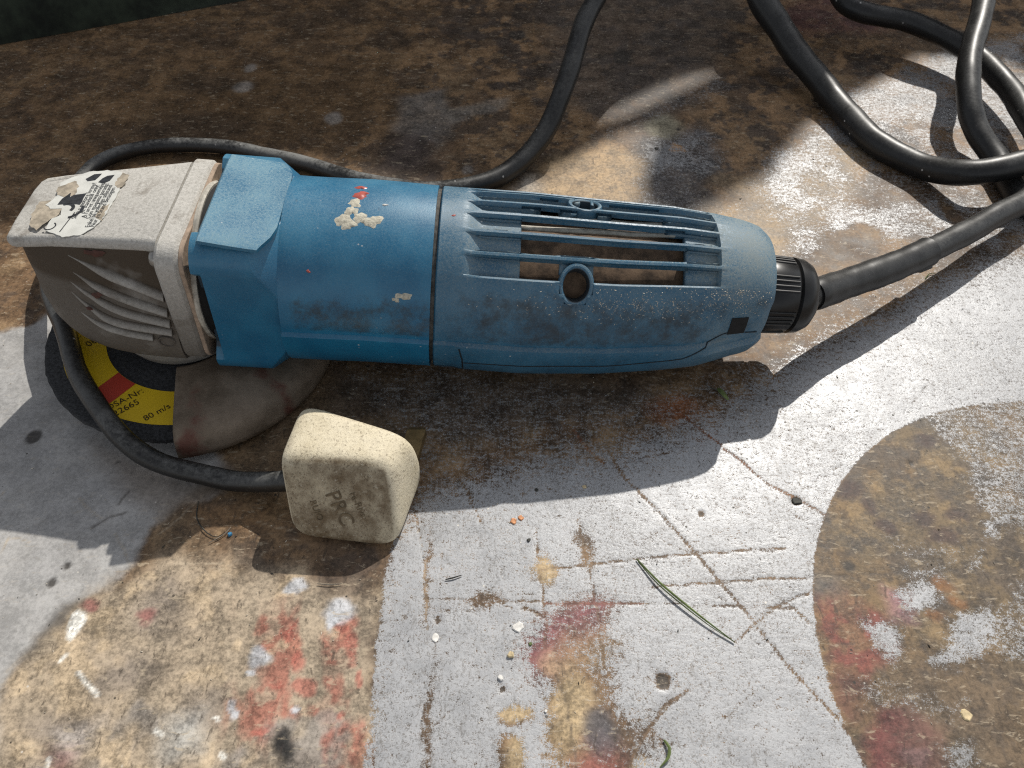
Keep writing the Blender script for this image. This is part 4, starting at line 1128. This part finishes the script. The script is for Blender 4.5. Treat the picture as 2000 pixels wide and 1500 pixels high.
# pictogram: lock pin, arrow and nut shapes
st_poly('pictogram', [(-52.6, 2.4), (-50.6, 5.6), (-49.9, 2.9), (-49.2, 4.2), (-44.8, 4.8), (-44.8, -1.6), (-49.5, -0.9), (-53.0, -1.2)], MAT['ink'], 0.34)
st_poly('pictogram', [(-48.4, 13.6), (-46.2, 16.4), (-43.4, 16.6), (-44.4, 12.9), (-47, 12.4)], MAT['ink'], 0.34)
st_poly('pictogram', [(-43.0, 11.4), (-42.2, 13.8), (-40.8, 15.0), (-38.4, 15.6), (-38.8, 12.2), (-40.6, 10.6)], MAT['ink'], 0.34)
def arc_band(cx, cy, r0, r1, d0, d1, n=16, sy=1.0):
    a = np.radians(np.linspace(d0, d1, n)); return [(cx + r1 * math.cos(t), cy + sy * r1 * math.sin(t)) for t in a] + [(cx + r0 * math.cos(t), cy + sy * r0 * math.sin(t)) for t in a[::-1]]
st_poly('pictogram', arc_band(-49.4, -3.6, 2.2, 3.4, -30, 120, sy=0.9), MAT['ink'], 0.34, 3, 0.03)
st_poly('pictogram', arc_band(-47.6, -4.4, 4.0, 5.1, -75, 25), MAT['ink'], 0.34, 3, 0.03)
st_poly('pictogram', arc_band(-51.0, -13.2, 1.7, 2.1, -160, 60), MAT['ink'], 0.34, 3, 0.02)
st_poly('pictogram', [(-45.2, -6.0), (-44.9, -6.0), (-46.2, -16.5), (-46.5, -16.5)], MAT['ink'], 0.34, 3, 0.02)
for k, (s, y0) in enumerate((('Solo a motore fermo!', -9.6), ('At standstill only!', -6.8), ("A l'arret uniquement!", -9.2), ('Con maquina parada!', -9.8), ('Enkel bij volledige stilstand', -14.6), ('Nur im Stand bet\u00e4tigen', -14.4))):
    Vt, Ft = text_shape(s, 2.35); sc_ = [1.0, 1.0, 1.0, 1.0, 0.94, 1.0][k]
    x0 = -43.4 + 1.62 * k
    V = np.stack([x0 - Vt[:, 1], y0 + Vt[:, 0] * sc_, np.zeros(len(Vt))], 1)
    V[:, 2] = [plate_z(x) + 0.33 for x in V[:, 0]]
    gp('sticker_lettering', V, Ft, MAT['ink'], st, smooth=False, fix=False)

# ------------------------------------------------------------------ power cord with its plug
cord = empty('power_cord', (G(440, 938)[0], G(440, 938)[1], 0))
CB = np.array([G(440, 938)[0], G(440, 938)[1], 0])
tag(cord, 'black rubber power cord looping round the grinder to a dirty cream plug', 'power cord')
p0 = Lw(np.array([227.0, -1.0, gz]))
path = [tuple(p0) + (5.2,)]
def add(px, py, z, r): 
    q = G(px, py, z); path.append((q[0], q[1], q[2], r))
# from the gland to the right, out of view and back as three loose coils
add(1650, 555, 24, 5.4); add(1760, 515, 20, 5.5); add(1880, 458, 16, 5.6); add(1960, 415, 14, 5.6); add(2030, 372, 13, 5.6); add(2120, 320, 13, 5.6); add(2200, 270, 14, 5.6)
path.append((352, 372, 16, 5.6)); path.append((345, 335, 20, 5.6))
add(2110, 275, 20, 5.7); add(2000, 314, 19, 5.7); add(1900, 338, 15, 5.8); add(1800, 325, 7, 5.9); add(1700, 268, 6.5, 6.2); add(1620, 185, 8, 6.6); add(1545, 85, 18, 7.0); add(1478, -30, 36, 7.4)
path.append((164, 520, 50, 6.8)); path.append((180, 550, 52, 6.2)); path.append((206, 548, 38, 5.8))
add(1650, 5, 24, 5.6); add(1780, 45, 18, 5.6); add(1880, 92, 16, 5.6); add(1955, 152, 15, 5.6); add(2010, 235, 15, 5.6); add(2045, 320, 13, 5.6); add(2050, 400, 8, 5.6); add(2010, 402, 6, 5.6); add(1978, 365, 6, 5.6); add(1945, 315, 7, 5.6); add(1908, 255, 13, 5.6); add(1891, 185, 22, 5.6); add(1900, 90, 32, 5.6); add(1918, -20, 42, 5.6)
path.append((262, 500, 50, 5.6)); path.append((225, 540, 58, 5.5)); path.append((130, 530, 66, 5.3)); path.append((76, 470, 72, 5.2))
add(1198, -60, 66, 5.2); add(1163, 0, 56, 5.2); add(1130, 85, 44, 5.2); add(1098, 180, 29, 5.2); add(1062, 255, 16, 5.2); add(1010, 322, 7, 5.1); add(950, 358, 5.2, 4.9); add(860, 372, 5, 4.7); add(750, 362, 5, 4.4); add(600, 322, 5, 4.1); add(450, 290, 5, 3.9); add(320, 282, 5, 3.8); add(225, 305, 5, 3.8); add(165, 345, 6, 3.8)
path.append((-216, 292, 9, 3.75)); path.append((-200, 250, 16, 3.75))
add(122, 648, 20.5, 3.75); add(150, 725, 20, 3.75); add(196, 800, 19, 3.75); add(255, 860, 16, 3.75); add(330, 908, 9, 3.75); add(430, 938, 5, 3.75); add(500, 942, 8, 3.75); add(575, 938, 13, 3.75)
path = [(a, b, c, d * (1.10 if a > 60 and k > 6 else 1.0)) for k, (a, b, c, d) in enumerate(path)]
cp_ = catmull(path, 2.2)
acc0 = np.cumsum(np.r_[0, np.linalg.norm(np.diff(cp_[:, :3], axis=0), axis=1)])
wob = np.stack([0.7 * np.sin(acc0 / 17.0 + 1) + 0.4 * np.sin(acc0 / 7.3), 0.7 * np.sin(acc0 / 19.0 + 2) + 0.4 * np.sin(acc0 / 8.1 + 4), 0.0 * acc0], 1) * np.clip((acc0 - 90) / 40, 0, 1)[:, None] * np.clip((acc0[-1] - acc0) / 40, 0, 1)[:, None]
cp_[:, :3] += wob
cp_[:, 3] *= 1 + 0.018 * np.sin(acc0 / 5.1) + 0.012 * np.sin(acc0 / 2.3 + 1)
V, F = tube(cp_[:, :3], cp_[:, 3], 20)
dv = []
for i in range(len(cp_)):
    d = 0.25
    if cp_[i, 0] < -20 and cp_[i, 1] > 250: d = 1.0
    if cp_[i, 1] < 170: d = 0.6
    if 60 < cp_[i, 0] < 150 and cp_[i, 2] > 44: d = 0.9
    dv += [d] * 20
part('cable', V, F, MAT['rubber'], cord, CB, attrs={'dust': dv}, sharp=60)
# shrink sleeve behind the gland
sl = cp_[(np.arange(len(cp_)) < 56)]
acc = np.cumsum(np.r_[0, np.linalg.norm(np.diff(cp_[:, :3], axis=0), axis=1)])
m_ = (acc > 1.0) & (acc < 78.0)
sl = cp_[m_, :3]; rl = [6.4 + 0.10 * math.sin(k * 1.15) + 0.08 * math.sin(k * 2.7 + 1) + 0.12 * math.sin(k * 0.41) for k in range(len(sl))]
rl[0] = 6.1
V, F = tube(sl, rl, 24)
part('shrink_sleeve', V, F, MAT['rubber'], cord, CB, attrs={'dust': [0.05] * len(V)}, sharp=50)
q = sl[-1]; q2 = sl[-7]
V, F = tube(np.array([q2 + [1, -1.5, -3.2], (q + q2) / 2 + [1, -2.5, -4.2], q + [1.5, -2.8, -4.6]]), [1.0, 3.0, 2.6], 14, 0.6)
part('sleeve_flap', V, F, MAT['rubber'], cord, CB, attrs={'dust': [0.05] * len(V)}, sharp=50)

# plug: a rounded block standing on its edge, cover face towards the viewer
fBL, fBR = np.array([-77.0, 129.0, 0.2]), np.array([-38.5, 124.5, 0.2])
fTL, fTR = np.array([-79.0, 145.0, 29.8]), np.array([-41.0, 143.0, 29.8])
bBL, bBR = np.array([-79.0, 168.0, 0.2]), np.array([-33.5, 155.0, 0.2])
bTL, bTR = np.array([-74.5, 170.5, 29.6]), np.array([-35.5, 156.5, 27.4])
def tri(s, t, d):
    s, t, d = (s + 1) / 2, (t + 1) / 2, (d + 1) / 2
    f = (fBL * (1 - s) + fBR * s) * (1 - t) + (fTL * (1 - s) + fTR * s) * t
    b = (bBL * (1 - s) + bBR * s) * (1 - t) + (bTL * (1 - s) + bTR * s) * t
    p = f * (1 - d) + b * d
    p = p + np.array([3.2, 0, 0]) * (s ** 2) * (1 - (2 * t - 1) ** 2) * d      # bulging outer end
    return p
NB = 26; V = []; F = []; key = {}
lin = np.tan(np.linspace(-1, 1, NB) * math.pi / 4)
def vid(s, t, d):
    k = (round(s, 5), round(t, 5), round(d, 5))
    if k not in key:
        n_ = 6.4; q = (abs(s) ** n_ + abs(t) ** n_ + abs(d) ** n_) ** (1 / n_)
        key[k] = len(V); V.append(tri(s / q, t / q, d / q))
    return key[k]
for axis in range(3):
    for sg in (-1, 1):
        for i in range(NB - 1):
            for j in range(NB - 1):
                quad = []
                for a, b in ((i, j), (i + 1, j), (i + 1, j + 1), (i, j + 1)):
                    c = [0, 0, 0]; c[axis] = sg; c[(axis + 1) % 3] = lin[a]; c[(axis + 2) % 3] = lin[b]
                    quad.append(vid(*c))
                F.append(quad)
gr_ = []
for k in key:
    s, t, d = k
    n_ = 6.4; q = (abs(s) ** n_ + abs(t) ** n_ + abs(d) ** n_) ** (1 / n_); s, t, d = s / q, t / q, d / q
    front = float(smooth01(-0.80, -0.97, d)); top = float(smooth01(0.86, 0.97, t)); side = float(smooth01(0.86, 0.97, s))
    edge_ = front * max(float(smooth01(0.80, 0.93, abs(t))), float(smooth01(0.80, 0.93, abs(s)))) + top * max(float(smooth01(0.75, 0.95, s)), float(smooth01(-0.75, -0.95, s)), float(smooth01(-0.70, -0.92, d)), float(smooth01(0.7, 0.9, d)))
    gr_.append(min(1.0, 0.16 + 0.55 * front + 0.42 * edge_))
plug = part('plug_body', V, F, MAT['plug'], cord, CB, sharp=None, attrs={'grime_shade': gr_})
tag(plug, 'dirty cream rubber plug block')
# raised lettering on the cover face
ex = (fBR - fBL + fTR - fTL); ex /= np.linalg.norm(ex); ez = (fTL + fTR - fBL - fBR); ez -= ex * (ez @ ex); ez /= np.linalg.norm(ez)
nrm = np.cross(ex, ez); nrm = nrm if nrm[1] < 0 else -nrm
def face_text(body, size, s, t, rot, lift=0.05):
    Vt, Ft = text_shape(body, size, 0.22)
    a = math.radians(rot); c, sn = math.cos(a), math.sin(a)
    o_ = tri(s, t, -1.0)
    V = [o_ + ex * (v[0] * c - v[1] * sn) + ez * (v[0] * sn + v[1] * c) + nrm * (v[2] + lift) for v in Vt]
    return part('plug_lettering', V, Ft, MAT['plug_letters'], plug, CB, smooth=False)
face_text('PRC', 7.6, -0.20, 0.24, -66, 0.05)
face_text('re-Rivs', 3.4, 0.24, 0.28, -66, 0.0)
face_text('RUIO', 3.4, -0.50, 0.05, -72, 0.0)
# pins pointing away on the far side
def box_pin(c, u, v, w, name, mat):
    c, u, v, w = map(np.asarray, (c, u, v, w)); s_ = []
    for k, e in ((-1, 1.0), (0.86, 1.0), (1.0, 0.7)):
        s_.append([c + k * w + e * (a * u + b * v) for a, b in ((1, 1), (-1, 1), (-1, -1), (1, -1))])
    V, F = loft(s_); return part(name, V, F, mat, plug, CB, smooth=False)
box_pin((-36.5, 160.5, 11), (3.4, 0, 0), (0, 0, 1.8), (1.6, 9.5, 0.2), 'earth_pin', MAT['brass'])

# ------------------------------------------------------------------ dark bundle at the back left
RB = np.array([-330.0, 545.0, 0])
nu, nv = 60, 40; V = []; F = []
for i in range(nv):
    for j in range(nu):
        u = j / (nu - 1) * 2 - 1; v = i / (nv - 1) * 2 - 1
        x = u * 150; y = v * 62
        r = (abs(u) ** 2.6 + abs(v) ** 2.6) ** (1 / 2.6)
        z = 46 * max(0, 1 - r ** 2.2) ** 0.6
        z += (lattice_noise(np.array([[x + 900]]), np.array([[y + 900]]), 40, 40, 3)[0, 0] - 0.5) * 26 * max(0, 1 - r)
        ca, sa = math.cos(0.42), math.sin(0.42)
        V.append((RB[0] + x * ca - y * sa, RB[1] + x * sa + y * ca + 12, max(0.05, z)))
for i in range(nv - 1):
    for j in range(nu - 1):
        a = i * nu + j; F.append((a, a + 1, a + nu + 1, a + nu))
rag = part('rag', V, F, MAT['rag'], None, (0, 0, 0), sharp=None, fix=False)
tag(rag, 'crumpled dark green cloth bundle in the shaded far left corner', 'cloth')

# ------------------------------------------------------------------ bits lying on the bench
def thing_mesh(name, V, F, mat, label, cat, group=None, smooth=True):
    c = np.mean(np.asarray(V), axis=0); c = np.array([c[0], c[1], 0])
    me_ = mesh_from(name, (np.asarray(V) - c) * MM, F, smooth, 40); fix_normals(me_)
    o = new_obj(name, me_, mat); o.location = c * MM
    tag(o, label, cat, group); return o
def blade(px, w, mat, label, z=0.6, lift=0.0, name='grass_blade', cat='grass blade'):
    pts = [np.append(G(x, y)[:2], 0) for x, y in px]; P = catmull(pts, 1.5); n = len(P)
    T_ = np.gradient(P, axis=0); T_ /= np.linalg.norm(T_, axis=1)[:, None]
    V = []; F = []
    for i, p in enumerate(P):
        t = i / (n - 1); ww = w * (0.35 + 0.65 * math.sin(math.pi * min(1, 0.15 + t * 0.85))) / 2
        side = np.array([-T_[i, 1], T_[i, 0], 0]); h = z + lift * math.sin(math.pi * t)
        V += [p + side * ww + [0, 0, h], p + [0, 0, h + 0.22 * w + 0.15], p - side * ww + [0, 0, h], p + [0, 0, h - 0.12]]
    for i in range(n - 1):
        for k in range(4):
            a = i * 4 + k; b = i * 4 + (k + 1) % 4; F.append((a, b, b + 4, a + 4))
    F += [(0, 1, 2, 3), (n * 4 - 1, n * 4 - 2, n * 4 - 3, n * 4 - 4)]
    return thing_mesh(name, V, F, mat, label, cat)
blade([(1243, 1093), (1292, 1146), (1362, 1204), (1435, 1256)], 0.85, MAT['grass'], 'long thin green grass blade lying on the silver paint', 0.5, 1.2)
blade([(1246, 1098), (1290, 1148), (1370, 1213), (1434, 1255)], 0.5, MAT['grass'], 'thinner grass blade lying along the longer one', 0.3, 0.6)
blade([(1296, 1446), (1306, 1462), (1304, 1482), (1288, 1500)], 1.0, MAT['grass'], 'short curled grass blade at the bottom edge', 0.4, 0.8)
blade([(1403, 760), (1410, 770), (1422, 782)], 2.4, MAT['grass'], 'small green leaf scrap beside the handle shadow', 0.4, 0.6, 'leaf_scrap', 'leaf')
blade([(1384, 757), (1396, 762), (1404, 766)], 0.5, MAT['dry_leaf'], 'thin dark stalk next to the green leaf scrap', 0.3, 0.3, 'stalk', 'stalk')
blade([(870, 1133), (885, 1130), (903, 1124)], 0.6, MAT['dry_leaf'], 'short dark splinter on the silver paint right of the plug', 0.4, 0.2, 'splinter', 'splinter')
blade([(1806, 546), (1814, 537), (1826, 535)], 0.5, MAT['grass'], 'tiny curled stalk on the silver paint below the sleeve', 0.3, 0.4, 'stalk', 'stalk')
blade([(408, 1062), (440, 1044), (452, 1030)], 0.35, MAT['torn_paper'], 'fine pale thread hooked round the blue bead', 0.4, 0.3, 'thread', 'thread')
blade([(620, 1141), (645, 1143), (668, 1141)], 0.45, MAT['torn_paper'], 'fine pale straw in the plug shadow', 0.4, 0.2, 'straw', 'straw')
blade([(388, 980), (386, 1015), (405, 1042), (425, 1050), (440, 1040)], 0.5, MAT['dry_leaf'], 'thin dark curved wire on the brown wood below the cord', 0.3, 0.4, 'wire', 'wire')
def chip(px, py, r, h, mat, label, seed, cat='chip', name='paint_chip', sx=1.0):
    q = random.Random(seed); c = G(px, py); n = 9; r *= 0.78; h *= 0.6
    out = [(c[0] + r * sx * q.uniform(0.6, 1.1) * math.cos(2 * math.pi * k / n), c[1] + r * q.uniform(0.6, 1.1) * math.sin(2 * math.pi * k / n)) for k in range(n)]
    V = [(x, y, 0.05) for x, y in out] + [(c[0] + (x - c[0]) * 0.8, c[1] + (y - c[1]) * 0.8, h * q.uniform(0.7, 1.1)) for x, y in out]
    F = [tuple(range(n))[::-1], tuple(range(n, 2 * n))] + [(i, (i + 1) % n, (i + 1) % n + n, i + n) for i in range(n)]
    return thing_mesh(name, V, F, mat, label, cat, smooth=False)
chip(1003, 1018, 1.9, 0.9, MAT['orange_chip'], 'bright orange chip on the silver paint right of the plug', 1)
chip(1017, 1011, 1.5, 0.7, MAT['orange_chip'], 'paler orange chip touching the bright one', 2)
chip(998, 1279, 1.7, 1.8, MAT['cream_chip'], 'round tan pebble on the silver paint', 3, 'pebble', 'pebble')
chip(978, 1324, 1.4, 1.2, MAT['white_chip'], 'small cream pebble below the tan one', 4, 'pebble', 'pebble')
chip(1012, 1226, 2.6, 0.8, MAT['white_chip'], 'white curled paint flake with a pink edge', 5)
chip(1887, 1397, 2.6, 0.7, MAT['cream_chip'], 'yellowish wood chip inside the round bare patch', 6)
chip(1555, 978, 2.3, 0.8, MAT['dry_leaf'], 'black leaf crumb on the silver beside the rusty scratch', 7, 'leaf', 'leaf_scrap', 1.5)
chip(450, 1044, 1.3, 1.6, MAT['blue_chip'], 'tiny blue bead on the dark wood left of the plug', 8, 'bead', 'bead')
chip(1036, 1258, 1.0, 0.8, MAT['grass'], 'tiny green crumb above the tan pebble', 9)
chip(1066, 1389, 0.8, 0.7, MAT['white_chip'], 'tiny white crumb by the long tan patch', 10)
chip(1141, 951, 1.2, 0.7, MAT['cream_chip'], 'small cream chip just below the grinder shadow', 11)
chip(1048, 957, 1.1, 0.8, MAT['dry_leaf'], 'small dark crumb just below the grinder shadow', 12)
chip(1033, 1055, 1.1, 0.8, MAT['dry_leaf'], 'dark green crumb below the orange chips', 13)
chip(1282, 290, 1.6, 0.7, MAT['dry_leaf'], 'dark crumb on the tan ground behind the handle', 15)
chip(850, 1245, 2.0, 0.35, MAT['white_chip'], 'flat pinkish white flake on the grey spray near the red paint', 16)
chip(866, 873, 1.0, 0.4, MAT['white_chip'], 'pale flake in the shade below the handle', 17) if False else None

# sawdust specks: uncountable
def specks(name, pts, smin, smax, mat, label, parent=None):
    V = []; F = []
    for p, nn in pts:
        s = rng.uniform(smin, smax); a = rng.normal(0, 1, 3); nn = np.asarray(nn, float); u = np.cross(nn, a); u /= np.linalg.norm(u) + 1e-9; w = np.cross(nn, u)
        L = s * rng.uniform(1.0, 2.4); k = len(V); p = np.asarray(p, float)
        V += [p + u * L, p + w * s * 0.6, p - u * L, p - w * s * 0.6, p + nn * s * 0.8]
        F += [(k, k + 1, k + 4), (k + 1, k + 2, k + 4), (k + 2, k + 3, k + 4), (k + 3, k, k + 4)]
    o = part(name, V, F, mat, parent, BASE if parent else (0, 0, 0), smooth=False, fix=False)
    o['kind'] = 'stuff'
    if label: o['label'] = label
    return o
pts = []
for k in range(1500):
    x = rng.uniform(-340, 340); y = rng.uniform(60, 540)
    pts.append(((x, y, 0.05), (0, 0, 1)))
o = specks('sawdust', pts, 0.10, 0.30, MAT['specks'], 'scattered pale sawdust specks on the bench')
o['category'] = 'sawdust'
pts = []
for k in range(420):
    x = rng.normal(0, 1) * 75 + 0; y = rng.uniform(80, 520); pts.append(((x * 3, y, 0.05), (0, 0, 1)))
o = specks('crumbs', pts, 0.14, 0.42, MAT['dry_leaf'], 'scattered dark crumbs on the bench')
o['category'] = 'crumbs'
pts = []
for k in range(900):
    if rng.random() < 0.6: x = rng.normal(152, 22); t = rng.normal(60, 5)
    else: x = rng.normal(190, 8); t = rng.normal(50, 10)
    if x > 203 or x < 92 or t < 48 or math.hypot((x - 130) / 6.5, (t - 48.6) * 0.58 / 8.2) < 1.1: continue
    p = Lw(np.array(surf(x, t, 0.05))); a = math.radians(t); pts.append((p, AZ * math.cos(a) - AY * math.sin(a)))
specks('dust_grains', pts, 0.08, 0.24, MAT['specks'], None, gr)
